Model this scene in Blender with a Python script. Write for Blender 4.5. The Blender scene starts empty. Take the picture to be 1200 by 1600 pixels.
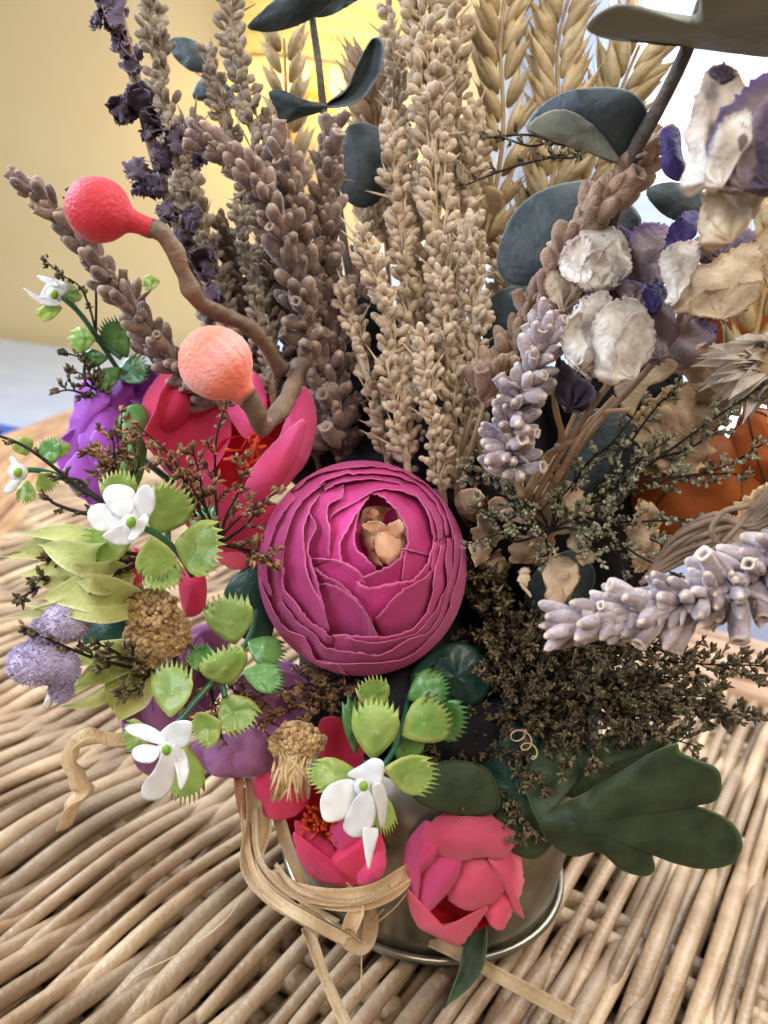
import bpy, math
import numpy as np
from mathutils import Vector

# ------------------------------------------------------------------ camera, world, lights
SC = bpy.context.scene
COL = SC.collection
CM = 0.01
FPX = 1331.0                                   # focal length in pixels of the 1200x1600 photograph
PITCH, ROLL = math.radians(18.5), math.radians(8)
R0 = np.array([1, 0, 0.]); U0 = np.array([0, math.sin(PITCH), math.cos(PITCH)])
FW = np.array([0, math.cos(PITCH), -math.sin(PITCH)])
XI = math.cos(ROLL) * R0 + math.sin(ROLL) * U0
YI = -math.sin(ROLL) * R0 + math.cos(ROLL) * U0
CAM = np.array([0, 0, 20.])                    # everything is laid out in centimetres

def P(px, py, d):
    """the point in the room (cm) that lies d cm in front of the lens at this place of the photograph"""
    px, py, d = (np.asarray(v, float)[..., None] for v in (px, py, d))
    return CAM + FW * d + XI * (px - 600) / FPX * d + YI * (800 - py) / FPX * d

cd = bpy.data.cameras.new('camera'); cam = bpy.data.objects.new('camera', cd); COL.objects.link(cam)
SC.camera = cam
from mathutils import Matrix
mw = Matrix((( XI[0], YI[0], -FW[0], 0), (XI[1], YI[1], -FW[1], 0), (XI[2], YI[2], -FW[2], 0.20), (0, 0, 0, 1)))
cam.matrix_world = mw
cd.sensor_fit = 'VERTICAL'; cd.sensor_height = 32; cd.lens = 32 * FPX / 1600
cd.clip_start = 0.01; cd.clip_end = 30
cd.dof.use_dof = True; cd.dof.focus_distance = 0.205; cd.dof.aperture_fstop = 15

w = bpy.data.worlds.new('World'); SC.world = w; w.use_nodes = True
bg = w.node_tree.nodes['Background']; bg.inputs[0].default_value = (1.0, .93, .86, 1); bg.inputs[1].default_value = 0.20

def area(name, loc, target, size, power, color):
    l = bpy.data.lights.new(name, 'AREA'); l.shape = 'RECTANGLE'; l.size, l.size_y = size; l.energy = power; l.color = color
    o = bpy.data.objects.new(name, l); COL.objects.link(o); o.location = Vector(loc) * CM
    o.rotation_euler = (Vector(target) * CM - o.location).to_track_quat('-Z', 'Y').to_euler()
    return o
area('window_light_left', (-85, 50, 62), (0, 22, 8), (.5, .4), 15, (.66, .80, 1))
area('front_fill_light', (-55, -18, 48), (-2, 20, 10), (.4, .4), 4.2, (.80, .86, 1))  # unseen cool fill, added from the front left to brighten the flowers
area('window_light_right', (75, 75, 85), (6, 22, 8), (.7, .5), 9.5, (.98, .97, 1))
area('warm_fill_light', (25, -45, 85), (0, 22, 10), (.4, .4), 5.0, (1, .88, .74))  # unseen soft warm fill added above the front
area('back_window_light', (40, 60, 150), (0, 160, 40), (1.2, 1.0), 24, (.95, .97, 1))
SC.view_settings.view_transform = 'Standard'; SC.view_settings.look = 'None'
SC.view_settings.exposure = .16; SC.view_settings.gamma = 1; SC.view_settings.use_curve_mapping = False
SC.cycles.max_bounces = 8; SC.cycles.transparent_max_bounces = 8

rng = np.random.default_rng(7)
U = lambda a=0., b=1., n=None: rng.uniform(a, b, n)

# ------------------------------------------------------------------ helpers
def lin(c):
    c = np.array(c, float) / 255
    return tuple(np.where(c <= .04045, c / 12.92, ((c + .055) / 1.055) ** 2.4)) + (1,)

MATS = {}
def M(name, c1, c2=None, rough=.65, scale=120, trans=0, sheen=0, bump=.25, bscale=900, tint=.25, spec=.3, coat=0,
      edge=None, veins=0, weave=0, metal=0, emit=0, stretch=None, sss=0, wpat=None):
    m = bpy.data.materials.new(name); m.use_nodes = True; nt = m.node_tree; N = nt.nodes; L = nt.links
    b = N['Principled BSDF']; tc = N.new('ShaderNodeTexCoord'); mp = N.new('ShaderNodeMapping')
    L.new(tc.outputs['Object'], mp.inputs[0])
    if stretch: mp.inputs['Scale'].default_value = stretch
    n = N.new('ShaderNodeTexNoise'); n.inputs['Scale'].default_value = scale; n.inputs['Detail'].default_value = 4
    L.new(mp.outputs[0], n.inputs['Vector'])
    r = N.new('ShaderNodeValToRGB'); r.color_ramp.elements[0].position = .32; r.color_ramp.elements[1].position = .68
    r.color_ramp.elements[0].color = lin(c1); r.color_ramp.elements[1].color = lin(c2 or c1)
    L.new(n.outputs['Fac'], r.inputs[0]); out = r.outputs[0]
    if edge:
        a = N.new('ShaderNodeAttribute'); a.attribute_name = 'grad'
        rr = N.new('ShaderNodeMapRange'); rr.inputs[1].default_value = edge[1]; rr.inputs[2].default_value = 1.0
        L.new(a.outputs['Fac'], rr.inputs[0])
        x = N.new('ShaderNodeMix'); x.data_type = 'RGBA'; L.new(rr.outputs[0], x.inputs[0]); L.new(out, x.inputs[6])
        x.inputs[7].default_value = lin(edge[0]); out = x.outputs[2]
    if tint:
        a = N.new('ShaderNodeAttribute'); a.attribute_name = 'tint'
        ma = N.new('ShaderNodeMath'); ma.operation = 'MULTIPLY_ADD'; ma.inputs[1].default_value = tint; ma.inputs[2].default_value = 1
        L.new(a.outputs['Fac'], ma.inputs[0])
        h = N.new('ShaderNodeHueSaturation'); L.new(ma.outputs[0], h.inputs['Value']); L.new(out, h.inputs['Color']); out = h.outputs[0]
    L.new(out, b.inputs['Base Color'])
    b.inputs['Roughness'].default_value = rough; b.inputs['Specular IOR Level'].default_value = spec
    b.inputs['Metallic'].default_value = metal
    b.inputs['Sheen Weight'].default_value = sheen; b.inputs['Sheen Roughness'].default_value = .4
    b.inputs['Coat Weight'].default_value = coat; b.inputs['Coat Roughness'].default_value = .12
    if sss:
        b.inputs['Subsurface Weight'].default_value = sss; b.inputs['Subsurface Radius'].default_value = (.006, .002, .0015)
        b.inputs['Subsurface Scale'].default_value = 1
    if emit:
        L.new(out, b.inputs['Emission Color']); b.inputs['Emission Strength'].default_value = emit
    if bump:
        n2 = N.new('ShaderNodeTexNoise'); n2.inputs['Scale'].default_value = bscale; n2.inputs['Detail'].default_value = 5
        L.new(mp.outputs[0], n2.inputs['Vector'])
        bp = N.new('ShaderNodeBump'); bp.inputs['Strength'].default_value = bump; bp.inputs['Distance'].default_value = .0012
        L.new(n2.outputs['Fac'], bp.inputs['Height']); nrm = bp.outputs[0]
        if weave:
            prev = nrm
            for k in range(2):
                wv = N.new('ShaderNodeTexWave'); wv.bands_direction = 'XZ'[k]; wv.inputs['Scale'].default_value = weave
                wv.inputs['Distortion'].default_value = 1.5; wv.inputs['Detail'].default_value = 1
                L.new(mp.outputs[0], wv.inputs['Vector'])
                b2 = N.new('ShaderNodeBump'); b2.inputs['Strength'].default_value = .35; b2.inputs['Distance'].default_value = .0004
                L.new(wv.outputs['Fac'], b2.inputs['Height']); L.new(prev, b2.inputs['Normal']); prev = b2.outputs[0]
            nrm = prev
        L.new(nrm, b.inputs['Normal'])
    if trans:
        t = N.new('ShaderNodeBsdfTranslucent'); L.new(out, t.inputs[0]); mx = N.new('ShaderNodeMixShader'); mx.inputs[0].default_value = trans
        L.new(b.outputs[0], mx.inputs[1]); L.new(t.outputs[0], mx.inputs[2]); L.new(mx.outputs[0], N['Material Output'].inputs[0])
    MATS[name] = m
    return m

class MB:
    """collects vertices (cm) and faces, then links them as one mesh object"""
    def __init__(s): s.v = []; s.f = []; s.t = []; s.g = []; s.n = 0
    def add(s, v, f, tint=0., grad=0.):
        v = np.asarray(v, float).reshape(-1, 3)
        s.v.append(v); s.f.append(np.asarray(f) + s.n if not isinstance(f, list) else [tuple(i + s.n for i in q) for q in f])
        s.t.append(np.broadcast_to(np.asarray(tint, float), (len(v),)).copy()); s.g.append(np.broadcast_to(np.asarray(grad, float), (len(v),)).copy())
        s.n += len(v); return s
    def build(s, name, mat, parent=None, origin=None, thick=0, sub=0, smooth=True):
        v = np.vstack(s.v); o0 = parent['_o'] if parent is not None else (origin if origin is not None else v[np.argmin(v[:, 2])])
        o0 = np.array(o0, float)
        faces = []
        for q in s.f: faces += q if isinstance(q, list) else q.tolist()
        me = bpy.data.meshes.new(name); me.from_pydata(((v - o0) * CM).tolist(), [], faces)
        for nm, arr in (('tint', s.t), ('grad', s.g)):
            a = me.attributes.new(nm, 'FLOAT', 'POINT'); a.data.foreach_set('value', np.concatenate(arr).astype(np.float32))
        if smooth: me.polygons.foreach_set('use_smooth', [True] * len(me.polygons))
        me.materials.append(mat if not isinstance(mat, str) else MATS[mat]); me.update()
        o = bpy.data.objects.new(name, me); COL.objects.link(o)
        if parent is not None: o.parent = PAR[parent['_id']]
        else: o.location = Vector(o0) * CM
        IDS[0] += 1; h = {'_o': tuple(o0), '_id': IDS[0]}; PAR[IDS[0]] = o; h['o'] = o
        if thick:
            md = o.modifiers.new('thickness', 'SOLIDIFY'); md.thickness = thick * CM; md.offset = 0
        if sub:
            md = o.modifiers.new('smooth', 'SUBSURF'); md.levels = sub; md.render_levels = sub
        return h
PAR = {}; IDS = [0]

def thing(name, label, cat, at, group=None):
    o = bpy.data.objects.new(name, None); COL.objects.link(o); o.empty_display_size = .01
    at = np.array(at, float).reshape(3); o.location = Vector(at) * CM
    o['label'] = label; o['category'] = cat
    if group: o['group'] = group
    IDS[0] += 1; PAR[IDS[0]] = o
    return {'_o': tuple(at), '_id': IDS[0], 'o': o}
def tag(h, label=None, cat=None, group=None, kind=None):
    o = h['o']
    for k, v in (('label', label), ('category', cat), ('group', group), ('kind', kind)):
        if v: o[k] = v
    return h

def spline(pts, n):
    """Catmull-Rom through the rows of pts"""
    p = np.asarray(pts, float); p = np.vstack([2 * p[0] - p[1], p, 2 * p[-1] - p[-2]])
    k = len(p) - 3; u = np.linspace(0, k - 1e-9, n); i = u.astype(int); t = (u - i)[:, None]
    a, b, c, d = p[i], p[i + 1], p[i + 2], p[i + 3]
    return .5 * (2 * b + (c - a) * t + (2 * a - 5 * b + 4 * c - d) * t ** 2 + (3 * b - a - 3 * c + d) * t ** 3)
def closed(pts, n):
    p = np.asarray(pts, float); k = len(p); u = np.linspace(0, k, n, endpoint=False); i = u.astype(int); t = (u - i)[:, None]
    a, b, c, d = p[(i - 1) % k], p[i % k], p[(i + 1) % k], p[(i + 2) % k]
    return .5 * (2 * b + (c - a) * t + (2 * a - 5 * b + 4 * c - d) * t ** 2 + (3 * b - a - 3 * c + d) * t ** 3)
def path(rows, n=24):
    """rows of (px, py, d) -> n points in the room"""
    s = spline(rows, n); return P(s[:, 0], s[:, 1], s[:, 2])
def unit(v): return v / (np.linalg.norm(v, axis=-1, keepdims=True) + 1e-12)
def frames(p):
    t = unit(np.gradient(p, axis=0)); ref = np.array([.31, .2, .93])
    a = unit(np.cross(t, ref)); b = np.cross(t, a); return t, a, b

def tube(p, r, seg=7, tint=0., mb=None, rib=0, twist=0):
    mb = mb or MB(); p = np.asarray(p); n = len(p); r = np.broadcast_to(r, (n,)); t, a, b = frames(p)
    ph = np.arange(seg) * 2 * math.pi / seg
    ang = ph[None, :] + twist * np.arange(n)[:, None]
    rr = r[:, None] * (1 + rib * np.cos(3 * ph)[None, :])
    v = p[:, None, :] + rr[..., None] * (np.cos(ang)[..., None] * a[:, None, :] + np.sin(ang)[..., None] * b[:, None, :])
    i = np.arange(n - 1)[:, None] * seg; j = np.arange(seg)[None, :]; j2 = (j + 1) % seg
    f = np.stack([i + j, i + j2, i + seg + j2, i + seg + j], -1).reshape(-1, 4).tolist()
    f += [tuple(range(seg))[::-1], tuple((n - 1) * seg + k for k in range(seg))]
    return mb.add(v.reshape(-1, 3), [tuple(q) for q in f], tint)

def grid_faces(n, m, wrap=False):
    i = np.arange(n - 1)[:, None]; j = np.arange(m if wrap else m - 1)[None, :]; j2 = (j + 1) % m
    return np.stack([i * m + j, i * m + j2, (i + 1) * m + j2, (i + 1) * m + j], -1).reshape(-1, 4)

def lathe(prof, seg, mod=None):
    """template along +z: prof rows (r, z)"""
    prof = np.asarray(prof, float); ph = np.arange(seg) * 2 * math.pi / seg
    r = prof[:, 0][:, None] * (mod(ph, prof[:, 1][:, None]) if mod else 1)
    v = np.stack([r * np.cos(ph), r * np.sin(ph), np.broadcast_to(prof[:, 1][:, None], (len(prof), seg))], -1)
    return v.reshape(-1, 3), grid_faces(len(prof), seg, True)
def inst(mb, tmpl, pos, dirs, scale, tint=None, flat=None):
    """copies of a template with +z along dirs, merged into mb"""
    tv, tf = tmpl; pos = np.asarray(pos); dirs = unit(np.asarray(dirs)); K = len(pos)
    if K == 0: return mb
    ref = unit(rng.normal(size=(K, 3))) if flat is None else np.broadcast_to(flat, (K, 3))
    a = unit(np.cross(dirs, ref)); b = np.cross(dirs, a)
    sc = np.broadcast_to(np.asarray(scale, float).reshape(-1, 1) if np.ndim(scale) < 2 else scale, (K, 3 if np.ndim(scale) == 2 else 1))
    if sc.shape[1] == 1: sc = np.repeat(sc, 3, 1)
    v = pos[:, None, :] + tv[None, :, 0:1] * sc[:, None, 0:1] * a[:, None, :] + tv[None, :, 1:2] * sc[:, None, 1:2] * b[:, None, :] + tv[None, :, 2:3] * sc[:, None, 2:3] * dirs[:, None, :]
    tt = U(-1, 1, K) if tint is None else np.broadcast_to(tint, (K,))
    f = (tf[None] + (np.arange(K) * len(tv))[:, None, None]).reshape(-1, tf.shape[1])
    return mb.add(v.reshape(-1, 3), f, np.repeat(tt, len(tv)), np.tile(np.clip(tv[:, 2], 0, 1), K))

_nd = unit(rng.normal(size=(14, 3))); _nf = rng.uniform(.6, 2.6, 14); _np = rng.uniform(0, 6.28, 14)
def noise(v, s=1.):
    return np.sin((v * s) @ (_nd * _nf[:, None]).T + _np).sum(-1) / 5

def traced(mb, outline, d, gx=0, gy=0, bulge=0, curl=0, crumple=0, cs=1.5, rings=9, n=44, sharp=False, fray=0, veins=0, vamp=0,
           center=None, tint=0., ripple=0, basal=0):
    """a leaf or petal whose rim follows the outline, hung at its own distance, tilted (gx, gy in cm per 100 px), cupped and crumpled"""
    o = np.asarray(outline, float); o = o if sharp else closed(o, n); n = len(o)
    c = o.mean(0) if center is None else np.asarray(center, float)
    if basal: c = c + np.array([0, basal * (o[:, 1].max() - c[1])])
    fr = rng.normal(size=o.shape) * fray if fray else 0
    rho = np.linspace(0, 1, rings + 1)[1:] ** .85
    th = np.arctan2(o[:, 1] - c[1], o[:, 0] - c[0])
    if sharp:                                    # the teeth live on the rim only
        k_ = 5; sm = sum(np.roll(o, j, 0) for j in range(-k_, k_ + 1)) / (2 * k_ + 1)
        wt = np.clip((rho - .72) / .28, 0, 1)[:, None, None]
        q = c + rho[:, None, None] * ((sm - c)[None] * (1 - wt) + (o - c)[None] * wt)
    else: q = c + rho[:, None, None] * (o - c)[None] + (rho ** 9)[:, None, None] * (fr if fray else 0 * o)
    dep = d + gx * (q[..., 0] - c[0]) / 100 + gy * (q[..., 1] - c[1]) / 100 - bulge * (1 - rho[:, None] ** 2) + curl * rho[:, None] ** 5
    if veins: dep = dep + vamp * np.cos(veins * th)[None] * rho[:, None] * (1.2 - rho[:, None]) * 2
    if ripple: dep = dep + ripple * rho[:, None] ** 3 * np.sin(5 * th + 1.3)[None]
    q3 = np.dstack([q, dep]).reshape(-1, 3); q3 = np.vstack([[c[0], c[1], d - bulge], q3])
    v = P(q3[:, 0], q3[:, 1], q3[:, 2])
    if crumple: v = v + FW * (noise(v, cs) * crumple)[:, None] + (XI * (noise(v[:, ::-1], cs * 1.7) * crumple * .4)[:, None])
    f = [(0, 1 + (k + 1) % n, 1 + k) for k in range(n)]
    f += [tuple(int(x) + 1 for x in q) for q in grid_faces(len(rho), n, True)]
    g = np.concatenate([[0], np.repeat(rho, n)])
    return mb.add(v, f, tint, g)

# templates (unit length along z)
BEAD = lathe([(.04, 0), (.10, .12), (.36, .32), (.5, .58), (.44, .84), (.2, .98), (.01, 1.02)], 7)
EGG = lathe([(.03, 0), (.05, .22), (.30, .42), (.38, .66), (.27, .9), (.06, 1.04), (.01, 1.05)], 6, lambda ph, z: 1 + .10 * np.cos(2 * ph))
CALYX = lathe([(.05, 0), (.12, .1), (.19, .3), (.225, .55), (.20, .8), (.19, .92), (.215, 1.0), (.13, .99), (.08, .86), (.01, .8)], 12,
              lambda ph, z: 1 + .11 * np.cos(4 * ph) * (z > .15) + .0 * z)
CALYX2 = lathe([(.04, 0), (.10, .1), (.17, .3), (.20, .55), (.185, .75), (.13, .92), (.06, 1.0), (.01, 1.02)], 12, lambda ph, z: 1 + .13 * np.cos(5 * ph) * (z > .15))
NIB = lathe([(.06, 0), (.2, .25), (.24, .55), (.12, .85), (.01, 1.0)], 5)
GLUME = lathe([(.03, 0), (.16, .1), (.27, .32), (.26, .52), (.17, .74), (.06, .92), (.015, 1.05), (.004, 1.5)], 8,
              lambda ph, z: (.62 + .38 * np.abs(np.cos(ph)) + .12 * (np.cos(ph) > .95)))

# ------------------------------------------------------------------ materials
M('cane', (188, 164, 132), (138, 110, 82), rough=.4, scale=38, bump=.5, bscale=520, tint=.28, spec=.45, coat=.05)
M('cane_brown', (158, 104, 62), (122, 76, 42), rough=.45, scale=30, bump=.3, bscale=200, tint=.25, spec=.4)
M('cane_rim', (180, 144, 112), (140, 104, 76), rough=.38, scale=30, bump=.3, bscale=240, tint=.22, spec=.45, coat=.15)
M('tin', (150, 144, 126), (112, 108, 94), rough=.3, scale=90, bump=.25, bscale=100, metal=.85, tint=0)
M('raffia', (238, 214, 174), (206, 176, 132), rough=.5, scale=90, trans=.25, bump=.6, bscale=1500, stretch=(1, 1, .2), tint=.2)
M('raffia_brown', (176, 120, 80), (150, 96, 62), rough=.5, scale=90, trans=.2, bump=.5, tint=.1)
M('magenta', (228, 76, 156), (208, 54, 130), rough=.62, scale=70, trans=.22, sheen=.35, bump=.18, bscale=2500, weave=900, tint=.16, edge=((236, 130, 184), .96), spec=.2)
M('peach', (254, 228, 188), (240, 192, 148), rough=.55, scale=200, trans=.3, bump=.3, tint=.15)
M('pink_red', (250, 88, 138), (242, 60, 100), rough=.58, scale=60, trans=.33, sheen=.25, bump=.12, bscale=2500, weave=900, tint=.2, edge=((244, 110, 150), .95), spec=.2)
M('hot_pink', (252, 104, 166), (246, 82, 130), rough=.55, scale=60, trans=.30, sheen=.3, bump=.12, bscale=2500, weave=900, tint=.15, edge=((250, 140, 170), .95), spec=.2)
M('coral', (252, 120, 144), (244, 84, 122), rough=.55, scale=50, trans=.3, sheen=.3, bump=.12, bscale=2500, weave=900, tint=.15, edge=((252, 160, 160), .95), spec=.2)
M('deep_red', (206, 24, 44), (176, 14, 34), rough=.55, scale=80, trans=.3, bump=.15, tint=.2)
M('orange_stamen', (244, 120, 70), (232, 80, 50), rough=.5, trans=.3, bump=.2)
M('violet', (196, 104, 210), (164, 74, 184), rough=.6, scale=80, trans=.32, sheen=.4, bump=.25, bscale=1500, tint=.15, edge=((200, 130, 225), .9), spec=.2)
M('lilac', (186, 126, 170), (156, 90, 138), rough=.6, scale=70, trans=.28, sheen=.3, bump=.15, bscale=2500, weave=900, tint=.15, edge=((196, 130, 196), .93), spec=.2)
M('lime', (190, 212, 122), (140, 182, 84), rough=.36, scale=150, trans=.34, bump=.35, bscale=500, tint=.15, spec=.5, coat=.35, edge=((206, 220, 120), .85))
M('mid_green', (116, 164, 84), (70, 126, 66), rough=.38, scale=110, trans=.2, bump=.35, bscale=500, tint=.2, spec=.5, coat=.3)
M('green_stem', (52, 120, 84), (34, 92, 62), rough=.35, bump=.2, spec=.5, coat=.3)
M('deep_green', (66, 80, 52), (38, 52, 34), rough=.55, scale=110, trans=.08, bump=.3, bscale=400, tint=.1, spec=.3, edge=((92, 112, 72), .96))
M('teal_green', (30, 74, 60), (20, 54, 46), rough=.4, scale=80, trans=.05, bump=.3, spec=.4, coat=.2)
M('blossom', (250, 250, 248), (238, 240, 240), rough=.4, scale=150, trans=.22, bump=.12, bscale=300, tint=.03, spec=.4)
M('blossom_eye', (142, 176, 60), (112, 150, 50), rough=.45, bump=.2)
M('pale_straw', (216, 220, 150), (190, 200, 120), rough=.5, scale=90, trans=.35, bump=.5, bscale=1200, tint=.25, edge=((238, 232, 190), .8))
M('straw', (224, 204, 160), (190, 164, 118), rough=.5, scale=130, trans=.22, bump=.5, bscale=700, tint=.25, spec=.3)
M('beige_buds', (224, 204, 174), (190, 166, 136), rough=.8, scale=160, trans=.08, sheen=.3, bump=.5, bscale=1500, tint=.20, spec=.15)
M('grey_buds', (190, 174, 150), (152, 136, 118), rough=.8, scale=160, trans=.08, sheen=.3, bump=.5, bscale=1500, tint=.22, spec=.15)
M('lavender_brown', (150, 126, 110), (100, 82, 76), rough=.85, scale=260, bump=.5, bscale=1500, tint=.34, sheen=.5, spec=.12, edge=((178, 156, 136), .86))
M('lavender_tan', (184, 156, 132), (142, 112, 92), rough=.8, scale=220, bump=.6, bscale=1800, tint=.22, sheen=.3, spec=.12)
M('lavender_wool', (200, 186, 188), (124, 104, 106), rough=.9, scale=150, bump=.6, bscale=1300, tint=.25, sheen=.6, spec=.1, edge=((222, 202, 176), .93))
M('stalk_tan', (182, 152, 118), (132, 106, 84), rough=.6, scale=80, bump=.5, bscale=500, tint=.2)
M('stalk_grey', (150, 128, 106), (116, 98, 84), rough=.7, scale=80, bump=.5, bscale=500, tint=.2)
M('dark_flower', (104, 88, 104), (66, 54, 64), rough=.75, scale=120, trans=.15, bump=.7, bscale=900, tint=.2, edge=((130, 112, 122), .85))
M('deep_purple', (72, 56, 122), (42, 34, 72), rough=.6, scale=120, trans=.15, bump=.6, bscale=900, tint=.2)
M('mauve_dry', (158, 138, 134), (118, 100, 108), rough=.7, scale=100, trans=.2, bump=.8, bscale=700, tint=.2, edge=((120, 100, 150), .8))
M('cream_dry', (240, 232, 216), (206, 192, 178), rough=.75, scale=110, trans=.22, bump=1.0, bscale=420, tint=.12, edge=((190, 170, 160), .90), spec=.15)
M('beige_dry', (226, 206, 172), (188, 162, 132), rough=.7, scale=130, trans=.25, bump=.8, bscale=600, tint=.15, edge=((168, 132, 92), .9), spec=.2)
M('hydrangea', (200, 172, 140), (158, 130, 108), rough=.75, scale=130, trans=.2, bump=.7, bscale=600, tint=.3, edge=((226, 196, 150), .85), spec=.2)
M('eucalyptus', (70, 80, 80), (40, 50, 54), rough=.5, scale=90, trans=.04, bump=.4, bscale=500, tint=.15, sheen=.15, edge=((120, 128, 120), .97))
M('eucalyptus_pale', (136, 138, 120), (100, 104, 94), rough=.6, scale=50, trans=.05, bump=.4, bscale=500, tint=.1, edge=((156, 150, 130), .95))
M('euca_stem', (112, 104, 92), (70, 66, 60), rough=.7, scale=140, bump=.8, bscale=700)
M('filler_twig', (44, 38, 28), (28, 25, 20), rough=.7, bump=.4, tint=.2)
M('filler_bud', (136, 118, 84), (30, 27, 21), rough=.6, scale=420, bump=.4, tint=.5, spec=.25)
M('filler_bud_green', (168, 164, 132), (58, 60, 46), rough=.65, scale=420, bump=.4, tint=.4, spec=.25)
M('filler_bud_brown', (176, 136, 96), (64, 42, 32), rough=.6, scale=420, bump=.4, tint=.4, spec=.25)
M('shade_mass', (40, 36, 38), (24, 24, 30), rough=.9, scale=200, bump=1, bscale=500, tint=.3)  # near-black colour painted in for the shade inside the bouquet
M('orange_husk', (196, 108, 46), (140, 70, 30), rough=.6, scale=60, trans=.25, bump=.5, bscale=300, tint=.15)
M('husk_rib', (110, 74, 44), (80, 54, 34), rough=.7)
M('rubber_red', (206, 46, 62), (190, 40, 52), rough=.55, scale=90, bump=.5, bscale=1100, sss=.35, spec=.4, tint=0, sheen=.3)
M('rubber_coral', (250, 142, 112), (246, 120, 100), rough=.6, scale=90, bump=.6, bscale=1100, sss=.35, spec=.35, tint=0, sheen=.3, edge=((250, 170, 160), .85))
M('rubber_stem', (132, 108, 84), (92, 72, 58), rough=.5, scale=90, bump=.6, bscale=500, spec=.4, coat=.1)
M('yarrow', (212, 178, 124), (168, 130, 80), rough=.85, scale=300, bump=.7, bscale=1500, tint=.3, sheen=.3)
M('cream_thread', (232, 208, 164), (206, 172, 120), rough=.7, scale=300, trans=.2, bump=.3, tint=.2)
M('lilac_wool', (206, 194, 222), (160, 138, 172), rough=.95, scale=160, bump=1, bscale=900, tint=.2, sheen=.8, spec=.05)
M('wall_paint', (246, 226, 176), (242, 218, 166), rough=.9, scale=3, bump=.1, bscale=60, tint=0)
M('bedding', (206, 222, 248), (192, 212, 244), rough=.9, scale=12, bump=.3, bscale=60, tint=0, sheen=.2)
M('blue_cloth', (50, 84, 150), (38, 66, 128), rough=.8, scale=40, bump=.4, bscale=300, tint=0)
M('curtain', (226, 236, 252), (210, 224, 248), rough=.9, scale=10, trans=.4, bump=.2, bscale=90, tint=0)
M('lamp_shade', (255, 232, 140), (255, 214, 110), rough=.8, scale=30, bump=.2, stretch=(.4, .4, 6), tint=.3, emit=.55)
M('lamp_base', (236, 200, 140), (220, 180, 120), rough=.5, tint=0)
M('table_dark', (112, 84, 62), (80, 58, 42), rough=.9, scale=60, bump=.5, tint=.2)

# ------------------------------------------------------------------ the setting
def quad(name, a, b, c, d, mat, kind=None, **kw):
    h = MB().add(np.array([a, b, c, d], float), [(0, 1, 2, 3)]).build(name, mat, smooth=False, **kw)
    if kind: tag(h, kind=kind)
    return h
quad('wall', (-420, 230, -90), (420, 230, -90), (420, 230, 260), (-420, 230, 260), 'wall_paint', 'structure')
quad('floor', (-420, -60, -72), (420, -60, -72), (420, 230, -72), (-420, 230, -72), 'blue_cloth', 'structure')
MATS['floor_tile'] = M('floor_tile', (176, 112, 70), (150, 92, 58), rough=.6, scale=8, tint=0)
PARF = bpy.data.objects['floor']; PARF.data.materials[0] = MATS['floor_tile']

# bed with white covers behind the table: a rolling quilt, higher on the right
def quilt():
    nx, ny = 90, 40
    x = np.linspace(-230, 260, nx)[None, :]; y = np.linspace(128, 226, ny)[:, None]
    top = np.interp(x, [-230, -90, -60, -35, 0, 30, 70, 260], [-46, -40, -30, -6, 8, 18, 24, 28])
    z = top + (y - 128) * .10 * (1 + .3 * np.sin(x * .05)) + 2.2 * np.sin(x * .11 + y * .07) + 1.2 * np.sin(x * .23 - y * .13) + .8 * np.sin(x * .4 + y * .31)
    z = np.where(y < 132, z - 20 * (1 - (y - 128) / 4.0), z)
    v = np.stack([x + 0 * y, y + 0 * x, z], -1)
    return MB().add(v.reshape(-1, 3), [tuple(q) for q in grid_faces(ny, nx).tolist()])
hb = thing('bed', 'bed with pale blue white rumpled covers far behind the table', 'bed', (10, 175, -72))
quilt().build('quilt', 'bedding', hb)
MB().add(*[np.array([(x, y, z) for z in (-72, -22) for x, y in ((-225, 134), (255, 134), (255, 224), (-225, 224))]),
           [(0, 1, 2, 3), (4, 5, 6, 7), (0, 1, 5, 4), (1, 2, 6, 5), (2, 3, 7, 6), (3, 0, 4, 7)]]).build('mattress', 'bedding', hb, smooth=False)
# blue cushion left behind the rim
cu = P(np.array([-40]), np.array([700]), np.array([88.]))[0]
g = []
n1, n2 = 24, 16
th = np.linspace(0, 2 * math.pi, n1, endpoint=False)[None]; fi = np.linspace(-math.pi / 2, math.pi / 2, n2)[:, None]
sg = lambda a, e: np.sign(a) * np.abs(a) ** e
v = np.stack([13 * sg(np.cos(th), .5) * sg(np.cos(fi), .6), 9 * sg(np.sin(th), .5) * sg(np.cos(fi), .6), 3.2 * np.sin(fi) + 0 * th], -1)
q = np.array(unit(np.array([.8, .55, .2]))); 
h = MB().add(v.reshape(-1, 3) + cu + np.array([-5, 0, -1.5]), grid_faces(n2, n1, True)).build('cushion', 'blue_cloth')
tag(h, 'deep blue cushion just beyond the left rim of the wicker table', 'cushion')
# bright window behind the curtain, at the right
M('daylight', (255, 250, 240), (246, 248, 255), scale=1.5, tint=0, emit=1.15, bump=0)
M('frame_white', (244, 242, 236), rough=.5, tint=0)
wh = thing('window', 'bright white window far behind the eucalyptus and dried roses', 'window', (110, 228, -30))
MB().add(np.array([(26, 228, -25), (250, 228, -25), (250, 228, 190), (26, 228, 190)], float), [(0, 1, 2, 3)]).build('pane', 'daylight', wh, smooth=False)
for xx in (26, 140, 250):
    tube(np.array([(xx, 226.5, -28.), (xx, 226.5, 192.)]), 3.2, 4, mb=(q := MB())); q.build('frame', 'frame_white', wh, smooth=False)
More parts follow.
